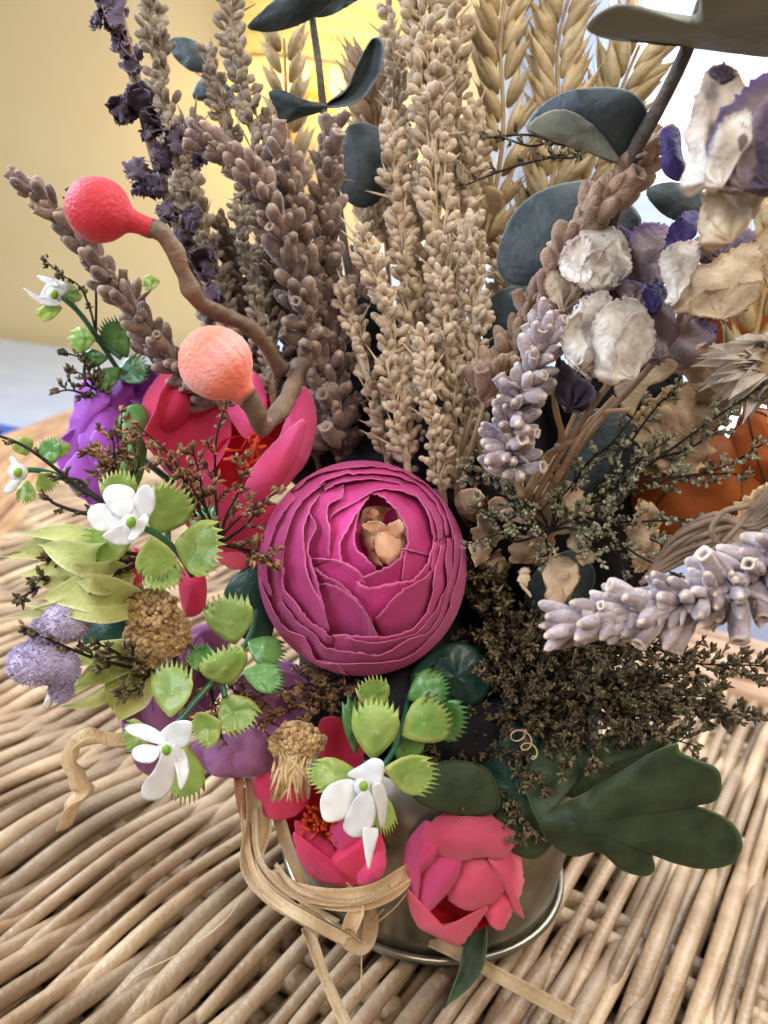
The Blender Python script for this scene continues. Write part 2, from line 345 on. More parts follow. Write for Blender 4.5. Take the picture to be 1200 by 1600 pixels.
# curtain to the right of the lamp
xs = np.linspace(12, 42, 60); zs = np.linspace(-20, 190, 10)
v = np.stack([xs[None] + 0 * zs[:, None], 221 + 2.2 * np.sin(xs * 1.3)[None] + 0 * zs[:, None], zs[:, None] + 0 * xs[None]], -1)
h = MB().add(v.reshape(-1, 3), grid_faces(10, 60)).build('curtain', 'curtain')
tag(h, 'pale blue white curtain hanging between the wheat ears far behind', 'curtain')
# glowing lamp
lc = P(505, 60, 200.)[0] if P(505, 60, 200.).ndim > 1 else P(505, 60, 200.)
lt = thing('table_lamp', 'lamp with glowing yellow banded shade behind the eucalyptus', 'lamp', (lc[0], lc[1], 10))
def ring(prof, seg=40, c=(0, 0)):
    v, f = lathe(prof, seg); return v + np.array([c[0], c[1], 0]), f
zb = P(505, 112, 200.)[2]
mb = MB(); pr = [(19 + .10 * k + .35 * math.sin(k * 2.1), zb + k * 1.5) for k in range(26)]
v, f = ring(pr, 48, lc[:2]); mb.add(v, f, np.repeat([(-1) ** k * .5 + .3 * math.sin(k * 1.7) for k in range(26)], 48)); mb.build('lamp_shade', 'lamp_shade', lt)
mb = MB(); v, f = ring([(19.4, zb - .9), (19.8, zb - .3), (19.4, zb + .3)], 48, lc[:2]); mb.add(v, f); mb.build('shade_band', 'lamp_base', lt)
mb = MB(); v, f = ring([(.5, zb + 8), (2, zb + 2), (2.5, zb - 3), (6, zb - 10), (8, zb - 18), (6, zb - 26), (7, zb - 30), (0.2, zb - 30)], 24, lc[:2]); mb.add(v, f); mb.build('lamp_base', 'lamp_base', lt)
pl = bpy.data.lights.new('lamp_bulb', 'POINT'); pl.energy = 11.5; pl.color = (1, .72, .36); pl.shadow_soft_size = .12
po = bpy.data.objects.new('lamp_bulb', pl); COL.objects.link(po); po.location = Vector((lc[0], lc[1] - 2, zb - 6)) * CM

# ------------------------------------------------------------------ wicker table
edge_pts = [(-20, 14), (-26, 32), (-30, 52), (-31.5, 66), (-29, 80), (-20, 90), (-7, 88), (4, 74), (11, 60), (17, 50), (23.5, 45.6), (32, 40), (40, 28), (42, 8), (30, -14), (6, -24), (-12, -10)]
EC = closed(np.array(edge_pts, float), 240)
def inside(x, y, poly):
    c = False; n = len(poly); j = n - 1
    for i in range(n):
        if (poly[i][1] > y) != (poly[j][1] > y) and x < (poly[j][0] - poly[i][0]) * (y - poly[i][1]) / (poly[j][1] - poly[i][1]) + poly[i][0]: c = not c
        j = i
    return c
tn = np.gradient(np.vstack([EC[-1:], EC, EC[:1]]), axis=0)[1:-1]; tn = unit(tn)
nin = np.stack([tn[:, 1], -tn[:, 0]], -1)
if (np.array([3., 25.]) - EC[0]) @ nin[0] < 0: nin = -nin
TB = thing('wicker_table', 'tan wicker table top woven from parallel canes under the tin pot', 'table', (5, 30, -72))
INNER = EC + nin * 6.4
dirc = np.array([math.cos(math.radians(60.3)), math.sin(math.radians(60.3))]); nrm2 = np.array([-dirc[1], dirc[0]])
base_pt = np.array([3.5, 22.])
LAM = 15.0
mb = MB(); mbb = MB(); k = 0; off = -42.0
poly = INNER[::3].tolist()
row = 0
while off < 46:
    rad = U(.19, .31); off += rad * 1.02 + U(0, .05)
    s = np.arange(-70, 90, .8); ph = math.pi * row + U(-.25, .25) + off * .05
    wob = .12 * np.sin(s * .10 + U(0, 6)) + .05 * np.sin(s * .31 + U(0, 6))
    x = base_pt[0] + dirc[0] * s + nrm2[0] * (off + wob); y = base_pt[1] + dirc[1] * s + nrm2[1] * (off + wob)
    z = -.62 + .42 * np.sin(2 * math.pi * s / LAM + ph) + .03 * np.sin(s * .7 + off)
    ins = np.array([inside(a, b, poly) for a, b in zip(x, y)])
    runs = np.flatnonzero(np.diff(np.concatenate([[0], ins.astype(int), [0]])))
    for a, b in zip(runs[::2], runs[1::2]):
        if b - a > 4:
            pts = np.stack([x[a:b], y[a:b], z[a:b]], -1)
            rr = rad * (1 + .08 * np.sin(s[a:b] * .5 + off))
            tube(pts, rr, 9, tint=U(-1, 1), mb=(mbb if (x[a:b].mean() < -19 and U() < .75) else mb))
    off += rad * .42; row += 1
mb.build('woven_canes', 'cane', TB); mbb.build('browner_canes', 'cane_brown', TB)
mb = MB()
s2 = -64.
while s2 < 84:
    o2 = np.arange(-44, 48, 1.5); x = base_pt[0] + dirc[0] * s2 + nrm2[0] * o2; y = base_pt[1] + dirc[1] * s2 + nrm2[1] * o2
    ins = np.array([inside(a, b, poly) for a, b in zip(x, y)])
    if ins.sum() > 4:
        for dd in (-.5, .5):
            q = np.stack([x[ins] + dirc[0] * dd, y[ins] + dirc[1] * dd, -1.15 + .12 * np.sin(o2[ins] * 1.1)], -1); tube(q, .46, 8, tint=U(-1, 1), mb=mb)
    s2 += LAM / 2
for kk in range(230):   # lower layer of weave
    s3 = U(-60, 80); o2 = np.arange(-44, 48, 1.5); x = base_pt[0] + dirc[0] * s3 + nrm2[0] * o2; y = base_pt[1] + dirc[1] * s3 + nrm2[1] * o2 + .3 * np.sin(o2 * .4 + kk)
    ins = np.array([inside(a, b, poly) for a, b in zip(x, y)])
    if ins.sum() > 4: tube(np.stack([x[ins], y[ins], -2.2 + .35 * np.sin(o2[ins] * .9 + kk)], -1), .38, 7, tint=U(-.6, .8), mb=mb)
mb.build('cross_canes', 'cane', TB)
bp = INNER[::2]; n_ = len(bp)
v = np.vstack([np.c_[bp, np.full(n_, -3.0)], [[5, 30, -3.0]]])
MB().add(v, [(i, (i + 1) % n_, n_) for i in range(n_)]).build('under_panel', 'table_dark', TB)
mb = MB(); mbb = MB()
for k in range(5):
    c = EC + nin * (.8 + 1.45 * k); ang = np.arange(240)
    z = -.25 - .10 * (k - 2) ** 2 + .12 * np.sin(ang * .5 + k)
    p3 = np.c_[c, z]; p3 = np.vstack([p3, p3[:2]])
    right = p3[:, 0] > 2
    tube(p3[(p3[:, 0] > -6)[:]][:], 0, 3) if False else None
    tube(p3, .80, 10, tint=U(-.6, 1), mb=mb, rib=.05, twist=.12)
tube(np.c_[np.vstack([EC, EC[:2]]), np.full(242, -1.5)], .9, 10, tint=-.5, mb=mb)
mb.build('rim', 'cane_rim', TB)
for (ax, ay) in ((-16, 20), (-18, 66), (28, 30), (12, -8)):
    tube(np.array([(ax, ay, -2.), (ax * 1.05, ay, -30.), (ax * 1.1, ay, -72.)]), 1.8, 12, mb=(q := MB())); q.build('leg', 'cane_rim', TB)

# ------------------------------------------------------------------ tin pot
PB = np.array([2.9, 23.9, .12])
pt = thing('tin_pot', 'round grey tin pot with rolled bottom rim holding the bouquet', 'pot', PB)
v, f = lathe([(.1, .1), (4.0, .1), (4.45, .1), (4.52, .4), (4.55, 2), (4.58, 4), (4.6, 6.0), (4.45, 6.0), (4.4, 2), (.1, .5)], 72)
MB().add(v + PB, f).build('body', 'tin', pt)
for zz, rr_, nm in ((.16, 4.66, 'bottom_rim'), (6.0, 4.67, 'top_rim')):
    a = np.linspace(0, 2 * math.pi, 73); tube(PB + np.c_[rr_ * np.cos(a), rr_ * np.sin(a), np.full(73, zz)], .13, 8, mb=(q := MB())); q.build(nm, 'tin', pt)
MOUTH = PB + np.array([-.1, 0, 6.8])

# dark lumps added as shade between the stems, also filling the pot mouth
def lump(mb, c, r, amp=.12, s=1.2, nu=30, nv=20, tint=0.):
    c = np.asarray(c, float).reshape(3); r = np.broadcast_to(np.asarray(r, float), (3,))
    th = np.linspace(0, 2 * math.pi, nu, endpoint=False)[None]; fi = np.linspace(-math.pi / 2 + .01, math.pi / 2 - .01, nv)[:, None]
    u = np.stack([np.cos(fi) * np.cos(th), np.cos(fi) * np.sin(th), np.sin(fi) + 0 * th], -1).reshape(-1, 3)
    v = c + u * r * (1 + amp * noise(u * r + c, s))[:, None]
    return mb.add(v, grid_faces(nv, nu, True), tint)
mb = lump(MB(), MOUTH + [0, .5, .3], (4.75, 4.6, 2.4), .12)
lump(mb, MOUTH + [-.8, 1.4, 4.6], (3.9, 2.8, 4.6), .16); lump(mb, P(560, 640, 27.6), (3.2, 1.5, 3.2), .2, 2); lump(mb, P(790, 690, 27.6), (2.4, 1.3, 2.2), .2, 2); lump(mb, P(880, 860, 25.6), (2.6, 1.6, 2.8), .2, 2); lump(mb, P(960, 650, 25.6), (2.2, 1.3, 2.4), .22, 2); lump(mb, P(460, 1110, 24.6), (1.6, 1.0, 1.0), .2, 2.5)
h = mb.build('shade_mass', 'shade_mass'); tag(h, 'dark mass put in for the shade between the stems in the middle of the bouquet', 'shade_mass', kind='stuff')

def stem_to(start, mid=None, r=.09, seg=6):
    """a stalk from the flower down into the mouth of the pot"""
    s = np.asarray(start, float).reshape(3); e = MOUTH + np.array([U(-1.6, 1.6), U(-1, 1.6), -1.0])
    m = (s + e) / 2 + np.array([0, .8, -.2]) if mid is None else mid
    return tube(spline([s, m, e], 10), r, seg)

# ------------------------------------------------------------------ ranunculus-like flower
def basis(ax, up):
    ax = unit(np.asarray(ax, float)); x = unit(np.cross(up, ax)); y = np.cross(ax, x); return x, y, ax
def ranunculus(h, c, ax, R, layers, mat, spin=.35, rough_edge=.02, hollow=.25, zsc=1.0):
    X, Y, Z = basis(ax, YI)
    for k in range(layers):
        q = k / (layers - 1)                                # 0 outside, 1 inside
        rk = R * (1 - (1 - hollow) * q ** .9); npet = 5 if q < .75 else 4
        ztop = R * zsc * (.18 + .62 * q ** .75)
        for j in range(npet):
            a0 = k * 2.4 * spin * 2 + j * 2 * math.pi / npet + U(-.14, .14); wd = 2 * math.pi / npet * .82
            nu, nv = 22, 16; u = np.linspace(-1, 1, nu)[None]; t = np.linspace(0, 1, nv)[:, None]
            side = .5 + .5 * u
            top = ztop * (1 + U(-.07, .07)) + R * .05 * U(-1, 1) * u - R * (.20 + .15 * (1 - q)) * np.abs(u) ** 2.4 + R * .018 * np.sin(u * U(5, 9) + U(0, 6))
            z = -R * .55 + (top + R * .55) * t
            prof = np.sin(np.clip(t * 1.18 + .05, 0, 1.5) * math.pi * .60) ** .7
            rr = rk * (.30 + .74 * prof) * (1 + .045 * u) - R * .05 * t ** 4 * (1 + q) + R * .03 * (1 - np.abs(u)) * t ** 8 * U(-.4, 1)
            an = a0 + wd * u * (.55 + .45 * np.sin(t * math.pi * .62))
            x = rr * np.cos(an); y = rr * np.sin(an)
            v = c + x[..., None] * X + y[..., None] * Y + (z + 0 * an)[..., None] * Z
            v[-1] += rng.normal(size=v[-1].shape) * rough_edge
            MB().add(v.reshape(-1, 3), grid_faces(nv, nu), U(-1, 1), np.repeat(np.linspace(0, 1, nv), nu)).build('petal', mat, h, thick=.035)

c0 = P(563, 893, 22.0)
big = thing('ranunculus', 'large magenta fabric ranunculus in the middle with peach heart', 'flower', c0 - [0, 0, 2.6])
ax0 = -FW * .93 + XI * .10 + YI * .22
EDGES = [  # free edges of the petals, heart first, outermost last (1200 px crop of the flower, 2.667 px per photo px)
    [(600, 190), (650, 200), (700, 240), (742, 300), (764, 370), (752, 450), (742, 545)],
    [(628, 500), (590, 455), (548, 410), (548, 340), (562, 265), (612, 192)],
    [(790, 430), (745, 420), (735, 455), (690, 490), (620, 520), (553, 556)],
    [(560, 540), (496, 480), (484, 402), (515, 340), (560, 262), (608, 200)],
    [(437, 300), (480, 262), (560, 222), (620, 182), (700, 174), (780, 192), (840, 250), (866, 330), (872, 405)],
    [(440, 455), (442, 350), (430, 275), (442, 232), (490, 205), (500, 142)],
    [(590, 560), (560, 512), (500, 476), (430, 461), (368, 462)],
    [(872, 390), (850, 470), (800, 540), (745, 556), (660, 572), (600, 582), (555, 556)],
    [(420, 182), (470, 150), (560, 132), (660, 134), (760, 165), (850, 245), (885, 330), (890, 390)],
    [(610, 712), (560, 640), (480, 562), (420, 532), (385, 500)],
    [(892, 372), (870, 455), (850, 532), (760, 582), (700, 632), (630, 714)],
    [(425, 742), (400, 630), (352, 540), (334, 420), (332, 340), (362, 250), (400, 190)],
    [(330, 200), (400, 150), (500, 112), (620, 104), (740, 122), (840, 180), (905, 280), (925, 370)],
    [(640, 780), (600, 706), (560, 642), (500, 592), (440, 566), (398, 566)],
    [(905, 400), (880, 500), (862, 640), (800, 742), (700, 782), (590, 784), (452, 776)],
    [(350, 262), (385, 330), (350, 420), (380, 520), (400, 600), (440, 760)],
    [(455, 800), (420, 762), (350, 712), (296, 640), (248, 582), (250, 500)],
    [(244, 760), (246, 560), (252, 400), (300, 260), (360, 190), (420, 150)],
    [(290, 180), (380, 112), (500, 84), (620, 78), (740, 96), (850, 160), (930, 270), (955, 400)],
    [(930, 380), (925, 480), (930, 560), (880, 680), (800, 770), (700, 800), (620, 810), (500, 790)],
    [(640, 862), (540, 850), (430, 832), (370, 770), (300, 720), (246, 640)],
    [(200, 620), (178, 520), (190, 400), (240, 280), (300, 205)],
    [(960, 360), (960, 470), (940, 560), (915, 640), (860, 760), (760, 802), (650, 862), (560, 850)],
    [(520, 960), (480, 905), (385, 884), (340, 792), (250, 745), (190, 640), (150, 540)],
    [(985, 400), (985, 500), (950, 620), (915, 720), (800, 850), (700, 890), (520, 900), (385, 884)],
]
def dome(x, y):
    r = np.hypot((x - 566) / 163, (y - 888) / 168); return 20.75 + 1.75 * np.clip(r, 0, 1.2) ** 2.6, r
for k, e in enumerate(EDGES):
    e = np.array(e, float) / 2.667 + [350, 700]; nu, nv = 34, 16; e = spline(e, nu)
    e += rng.normal(size=e.shape) * .8; cc = np.array([575., 875.])
    un = np.linspace(-1, 1, nu)
    rad = np.hypot((e[:, 0] - 566) / 163, (e[:, 1] - 888) / 168)
    dr = (e - [566, 888]) / np.maximum(rad, .05)[:, None]                      # goes to the silhouette at rad = 1
    if k < 8: dr = (e - [592, 846]) * 2.2; dr = dr / np.hypot(dr[:, 0] / 163, dr[:, 1] / 168)[:, None]
    T = np.linspace(0, 1, nv)[:, None]; ext = np.clip(1.0 - rad, .10, .50 + .02 * k)[None, :]
    fan = 1 + .10 * T
    xy = e[None] + dr[None] * (ext * T)[..., None]
    r2 = np.hypot((xy[..., 0] - 566) / 163, (xy[..., 1] - 888) / 168); over = np.maximum(r2 / 1.0, 1)
    xy = [566, 888] + (xy - [566, 888]) / over[..., None]
    dist = ext * T * 2.7
    dp = dome(xy[..., 0], xy[..., 1])[0] + .36 * dist - .17 * np.exp(-dist / .14) - .008 * k + .05 * np.sin(un * 3 + k)[None] * np.exp(-dist / .5)
    dp = dp + (.16 * np.abs(un) ** 6)[None] + T ** 6 * .3
    dp = dp + .05 * np.sin(xy[..., 0] * .11 + k * 1.7) * np.sin(xy[..., 1] * .09 + k) * np.exp(-dist / .8) + rng.normal(size=(1, nu)) * .012 * np.exp(-dist / .12)
    V = P(xy[..., 0], xy[..., 1], dp)
    back = V[-1] + FW * 1.3 - (V[-1] - P(566, 888, 22.5)) * .25; V = np.concatenate([V, back[None], (back + FW * .6 - (back - P(566, 888, 23.8)) * .5)[None]])
    MB().add(V.reshape(-1, 3), grid_faces(nv + 2, nu)[:, ::-1], U(-1, 1), np.repeat(np.concatenate([1 - T[:, 0] * 1.0, [0, 0]]), nu)).build('petal', 'magenta', big, thick=.018)
lump(lump(MB(), P(566, 888, 22.9), (1.7, 1.0, 1.7), .02), P(597, 830, 22.5), (.95, .5, 1.15), .03).build('petal_base', 'magenta', big)
c0 = P(598, 838, 21.75)
X_, Y_, Z_ = basis(ax0, YI)
for o_, d_, kw_ in [
    ([(566, 800), (590, 790), (620, 796), (640, 820), (638, 870), (610, 892), (578, 880), (562, 845)], 21.9, dict(bulge=-.1)),
    ([(572, 850), (588, 845), (600, 862), (596, 885), (580, 880)], 21.5, dict(bulge=.15, gx=-1)),
    ([(585, 842), (610, 824), (634, 838), (632, 868), (612, 884), (592, 872)], 21.35, dict(bulge=.22, gx=.8)),
    ([(563, 830), (576, 818), (590, 832), (588, 858), (574, 860)], 21.45, dict(bulge=.12, gx=-1.2)),
    ([(566, 822), (584, 814), (602, 820), (600, 834), (582, 832)], 21.2, dict(bulge=.08, gy=1.5, curl=-.1)),
    ([(604, 822), (624, 812), (634, 826), (622, 842), (608, 838)], 21.3, dict(bulge=.1, gy=1.2)),
    ([(572, 800), (586, 796), (592, 806), (582, 814)], 21.6, dict(bulge=.06, gy=1.0))]:
    mb = MB(); traced(mb, o_, d_, fray=.7, ripple=.06, crumple=.03, cs=4, tint=U(-1, 1), n=44, rings=9, basal=.5, **kw_); mb.build('inner_petal', 'peach', big, thick=.012)
mb = lump(MB(), c0 - Z_ * .45, (.4, .3, .5), .1); mb.build('heart', 'peach', big)
stem_to(c0 - Z_ * 1.4, r=.14).build('stem', 'green_stem', big)

c1 = P(168, 672, 25.6)
vio = thing('violet_ranunculus', 'violet fabric ranunculus behind the pink peony at the left', 'flower', c1 - [0, 0, 2])
for o_, d_, kw_ in [
    ([(120, 610), (150, 585), (200, 575), (245, 585), (240, 640), (180, 700), (120, 680)], 25.6, dict(bulge=.4)),
    ([(190, 590), (215, 577), (246, 580), (252, 610), (232, 632), (200, 622)], 24.6, dict(bulge=-.35, gx=.4)),
    ([(150, 615), (175, 592), (205, 590), (205, 640), (170, 680), (140, 670)], 24.8, dict(bulge=.4, gx=-.5)),
    ([(112, 650), (135, 615), (165, 600), (172, 625), (140, 680), (118, 715), (105, 700)], 24.5, dict(bulge=.35, gx=-1)),
    ([(125, 680), (150, 640), (180, 640), (205, 680), (200, 740), (165, 760), (130, 730)], 24.3, dict(bulge=.5)),
    ([(88, 700), (100, 680), (125, 668), (140, 690), (130, 730), (105, 745), (90, 728)], 24.4, dict(bulge=-.3, gx=-.6)),
    ([(100, 735), (125, 705), (160, 720), (180, 770), (160, 795), (130, 780), (108, 760)], 24.2, dict(bulge=.3)),
    ([(140, 690), (165, 665), (190, 690), (188, 735), (160, 745)], 24.0, dict(bulge=.3, gx=.5))]:
    mb = MB(); traced(mb, o_, d_, fray=.9, ripple=.1, tint=U(-1, 1), n=60, rings=12, crumple=.03, cs=3, **kw_); mb.build('petal', 'violet', vio, thick=.03)
mb = MB(); traced(mb, [(186, 655), (205, 632), (228, 640), (232, 690), (225, 740), (205, 770), (188, 735), (196, 700)], 23.2, gx=.6, bulge=.3, crumple=.05)
mb.build('sepal', 'mid_green', vio, thick=.03)
stem_to(c1, r=.12).build('stem', 'green_stem', vio)

def petals(h, lst, dmat=None):
    for e in lst:
        mb = MB(); o, d, kw = e[0], e[1], dict(e[2]); mat = kw.pop('mat', dmat); nm = kw.pop('name', 'petal'); th = kw.pop('thick', .018)
        kw.setdefault('fray', .7 if mat in ('coral', 'magenta') else .35); kw.setdefault('tint', U(-1, 1)); kw.setdefault('ripple', .05)
        if mat in ('pink_red', 'hot_pink', 'coral', 'lilac', 'deep_red'): kw.setdefault('crumple', .07 if mat == 'lilac' else .04); kw.setdefault('cs', 2.6); kw.setdefault('veins', 4); kw.setdefault('vamp', .008); kw.setdefault('basal', .3); kw.setdefault('rings', 14); kw.setdefault('n', 64)
        traced(mb, o, d, **kw); mb.build(nm, mat, h, thick=th)

# pink peony, upper left
pe = thing('pink_peony', 'open hot pink fabric peony with red heart behind the coral ball', 'flower', P(370, 770, 24))
petals(pe, [
    ([(300, 700), (310, 640), (360, 610), (420, 620), (460, 660), (455, 730), (420, 775), (350, 790), (300, 760)], 24.6, dict(bulge=-.9, mat='deep_red')),
    ([(220, 648), (229, 613), (253, 581), (275, 572), (300, 590), (300, 640), (262, 680), (227, 672)], 23.6, dict(bulge=.5, gx=-.5, curl=.5)),
    ([(225, 677), (240, 648), (253, 608), (277, 581), (307, 600), (344, 622), (362, 672), (345, 719), (310, 751), (269, 745), (243, 715), (229, 695)], 23.4, dict(bulge=-.75, gx=1.0, curl=-.2)),
    ([(357, 619), (381, 600), (397, 581), (413, 605), (418, 637), (415, 680), (387, 688), (365, 662), (355, 640)], 23.5, dict(bulge=.35, gx=-.4, mat='hot_pink')),
    ([(452, 622), (472, 604), (485, 613), (495, 648), (491, 688), (477, 725), (437, 768), (415, 755), (430, 700), (448, 655)], 22.9, dict(bulge=.45, gx=1.2, mat='hot_pink')),
    ([(381, 768), (390, 741), (411, 709), (440, 680), (473, 655), (474, 680), (460, 720), (438, 757), (413, 785), (390, 783)], 22.3, dict(bulge=.5, gy=.5, gx=.6, mat='hot_pink')),
    ([(270, 755), (320, 740), (360, 765), (413, 780), (440, 795), (430, 840), (400, 870), (350, 862), (300, 830), (268, 790)], 22.9, dict(bulge=.45, gy=.4)),
    ([(330, 800), (380, 812), (440, 800), (450, 840), (420, 880), (370, 890), (330, 860)], 23.3, dict(bulge=.4, mat='coral')),
    ([(330, 735), (345, 690), (390, 680), (430, 690), (420, 740), (380, 765), (345, 762)], 24.0, dict(bulge=-.5, mat='deep_red'))], 'pink_red')
mb = MB()
for k in range(14):
    a = P(395 + U(-28, 22), 722 + U(-22, 22), 24.0); b = P(395 + U(-48, 34), 700 + U(-34, 30), 23.0)
    tube(spline([a, (a + b) / 2 + rng.normal(size=3) * .1, b], 6), [.03, .03, .03, .035, .06, .04], 5, mb=mb)
mb.build('stamens', 'orange_stamen', pe)
stem_to(P(370, 760, 25), r=.13).build('stem', 'green_stem', pe)

# coral rosebud, bottom
bu = thing('coral_rosebud', 'closed coral pink fabric rosebud hanging lowest in front of the tin pot', 'flower', P(725, 1480, 23))
petals(bu, [
    ([(650, 1400), (700, 1385), (760, 1385), (800, 1400), (770, 1440), (720, 1460), (670, 1445)], 23.6, dict(basal=0, veins=0, crumple=.02, bulge=-.6, mat='deep_red')),
    ([(637, 1392), (654, 1407), (668, 1432), (694, 1444), (733, 1432), (762, 1415), (748, 1442), (731, 1465), (717, 1478), (679, 1463), (652, 1445), (640, 1417)], 23.0, dict(basal=0, veins=0, crumple=.02, bulge=.35, gy=.7, center=(695, 1450))),
    ([(756, 1418), (787, 1386), (803, 1413), (787, 1451), (771, 1449), (762, 1436)], 23.1, dict(basal=0, veins=0, crumple=.02, bulge=.3)),
    ([(764, 1338), (802, 1322), (815, 1347), (817, 1380), (810, 1412), (819, 1435), (806, 1425), (794, 1400), (777, 1366)], 22.9, dict(basal=0, veins=0, crumple=.02, bulge=.4, gx=1.6)),
    ([(712, 1338), (765, 1330), (780, 1355), (789, 1384), (765, 1413), (733, 1423), (700, 1405), (702, 1370)], 22.7, dict(basal=0, veins=0, crumple=.02, bulge=.45)),
    ([(680, 1322), (718, 1336), (717, 1367), (700, 1394), (665, 1428), (652, 1407), (656, 1368)], 22.55, dict(basal=0, veins=0, crumple=.02, bulge=.35, gx=-.8, mat='hot_pink')),
    ([(669, 1282), (683, 1320), (677, 1347), (659, 1366), (656, 1390), (650, 1420), (636, 1394), (628, 1363), (633, 1324), (648, 1298)], 22.7, dict(basal=0, veins=0, crumple=.02, bulge=.4, gx=-1.8, mat='hot_pink')),
    ([(660, 1298), (680, 1278), (704, 1268), (742, 1264), (770, 1275), (793, 1294), (809, 1303), (802, 1324), (782, 1341), (755, 1340), (717, 1346), (687, 1338), (664, 1322)], 22.4, dict(basal=0, veins=0, crumple=.02, bulge=.5, gy=-.4))], 'coral')
lump(MB(), P(725, 1365, 23.9), (1.35, .8, 1.35), .06).build('core', 'deep_red', bu)
tube(np.array([P(725, 1290, 24.3), P(735, 1200, 24.6), P(740, 1110, 24.8), MOUTH]), .12, 7, mb=(q := MB())); q.build('stem', 'green_stem', bu)

# low red flowers
rf = thing('red_rose', 'small red fabric rose with orange stamens behind the lowest white blossom', 'flower', P(530, 1385, 22.8))
petals(rf, [
    ([(504, 1122), (533, 1122), (558, 1140), (568, 1187), (540, 1210), (505, 1190), (495, 1150)], 23.0, dict(bulge=-.3, gx=.5)),
    ([(397, 1217), (412, 1183), (442, 1168), (470, 1192), (485, 1237), (465, 1272), (425, 1280), (402, 1252)], 22.9, dict(bulge=.45, gx=-.6)),
    ([(440, 1250), (487, 1226), (547, 1227), (592, 1290), (600, 1335), (560, 1350), (480, 1340), (450, 1300)], 23.6, dict(bulge=-.5, mat='deep_red')),
    ([(458, 1300), (480, 1320), (510, 1330), (545, 1318), (590, 1300), (601, 1342), (583, 1375), (537, 1384), (492, 1373), (467, 1340)], 22.7, dict(bulge=.5, gy=.8)),
    ([(460, 1283), (490, 1300), (520, 1325), (535, 1379), (495, 1371), (470, 1335)], 22.5, dict(bulge=.35, gx=-.5)),
    ([(560, 1382), (565, 1345), (596, 1312), (603, 1350), (592, 1373)], 22.5, dict(bulge=.2, mat='hot_pink')),
    ([(515, 1296), (546, 1275), (570, 1300), (560, 1325), (529, 1331)], 22.4, dict(bulge=.2, mat='hot_pink'))], 'pink_red')
mb = MB()
for k in range(34):
    a = P(505 + U(-15, 15), 1290 + U(-15, 15), 23.4); b = P(500 + U(-32, 26), 1285 + U(-28, 36), 22.3)
    tube(spline([a, (a + b) / 2 + rng.normal(size=3) * .08, b], 5), [.025, .025, .03, .055, .04], 5, mb=mb)
mb.build('stamens', 'orange_stamen', rf)
stem_to(P(520, 1250, 24), r=.12).build('stem', 'green_stem', rf)

lr = thing('lilac_rose', 'muted lilac fabric rose low at the left behind the green sprig', 'flower', P(380, 1215, 23.6))
petals(lr, [
    ([(188, 1120), (200, 1088), (238, 1065), (265, 1095), (275, 1150), (200, 1150)], 23.4, dict(bulge=.3, gx=-.3)),
    ([(235, 1050), (245, 1020), (290, 985), (340, 975), (360, 1020), (330, 1100), (270, 1150), (240, 1110)], 23.5, dict(bulge=.5)),
    ([(360, 1080), (420, 1035), (480, 1050), (470, 1120), (400, 1150), (360, 1130)], 23.8, dict(bulge=.4)),
    ([(300, 1165), (350, 1146), (400, 1136), (432, 1160), (428, 1195), (380, 1214), (335, 1212), (310, 1190)], 22.9, dict(bulge=.45, gy=.4)),
    ([(350, 1208), (358, 1170), (395, 1132), (440, 1140), (448, 1186), (405, 1212)], 22.7, dict(bulge=.3, gx=.4)),
    ([(200, 1150), (250, 1145), (260, 1190), (240, 1215), (212, 1195)], 23.2, dict(bulge=.2)),
    ([(192, 1100), (215, 1075), (232, 1085), (240, 1130), (215, 1150), (195, 1135)], 22.9, dict(bulge=-.25, gx=.9)),
    ([(262, 1020), (300, 990), (320, 1010), (300, 1070), (262, 1090), (250, 1060)], 23.0, dict(bulge=.3, gx=-.9)),
    ([(300, 1000), (345, 985), (352, 1050), (325, 1110), (298, 1080)], 22.9, dict(bulge=-.3, gx=.8)),
    ([(372, 1060), (420, 1040), (440, 1070), (420, 1120), (375, 1125)], 23.0, dict(bulge=.3, gy=-.6)),
    ([(430, 1050), (478, 1062), (485, 1105), (455, 1140), (425, 1115)], 23.1, dict(bulge=-.3)),
    ([(318, 1170), (350, 1150), (372, 1165), (362, 1205), (330, 1208)], 22.5, dict(bulge=.25, gy=-.5))], 'lilac')
stem_to(P(350, 1130, 24.5), r=.12).build('stem', 'green_stem', lr)
for (nm, lab, o, d) in (('red_bud', 'small glossy red bud under the upper green sprig beside the tan yarrow', [(180, 885), (192, 862), (215, 858), (222, 890), (215, 925), (190, 915)], 22.0),
                        ('red_bud', 'little dark red bud peeping between yarrow and toothed green leaf', [(280, 900), (300, 880), (320, 900), (318, 950), (290, 960)], 23.0),
                        ('red_bud', 'red bud half hidden at the lower left of the tan yarrow', [(188, 985), (200, 965), (225, 985), (225, 1015), (200, 1012)], 22.6)):
    mb = MB(); traced(mb, o, d, bulge=.45); h = mb.build(nm, 'pink_red', thick=.05); tag(h, lab, 'flower bud')

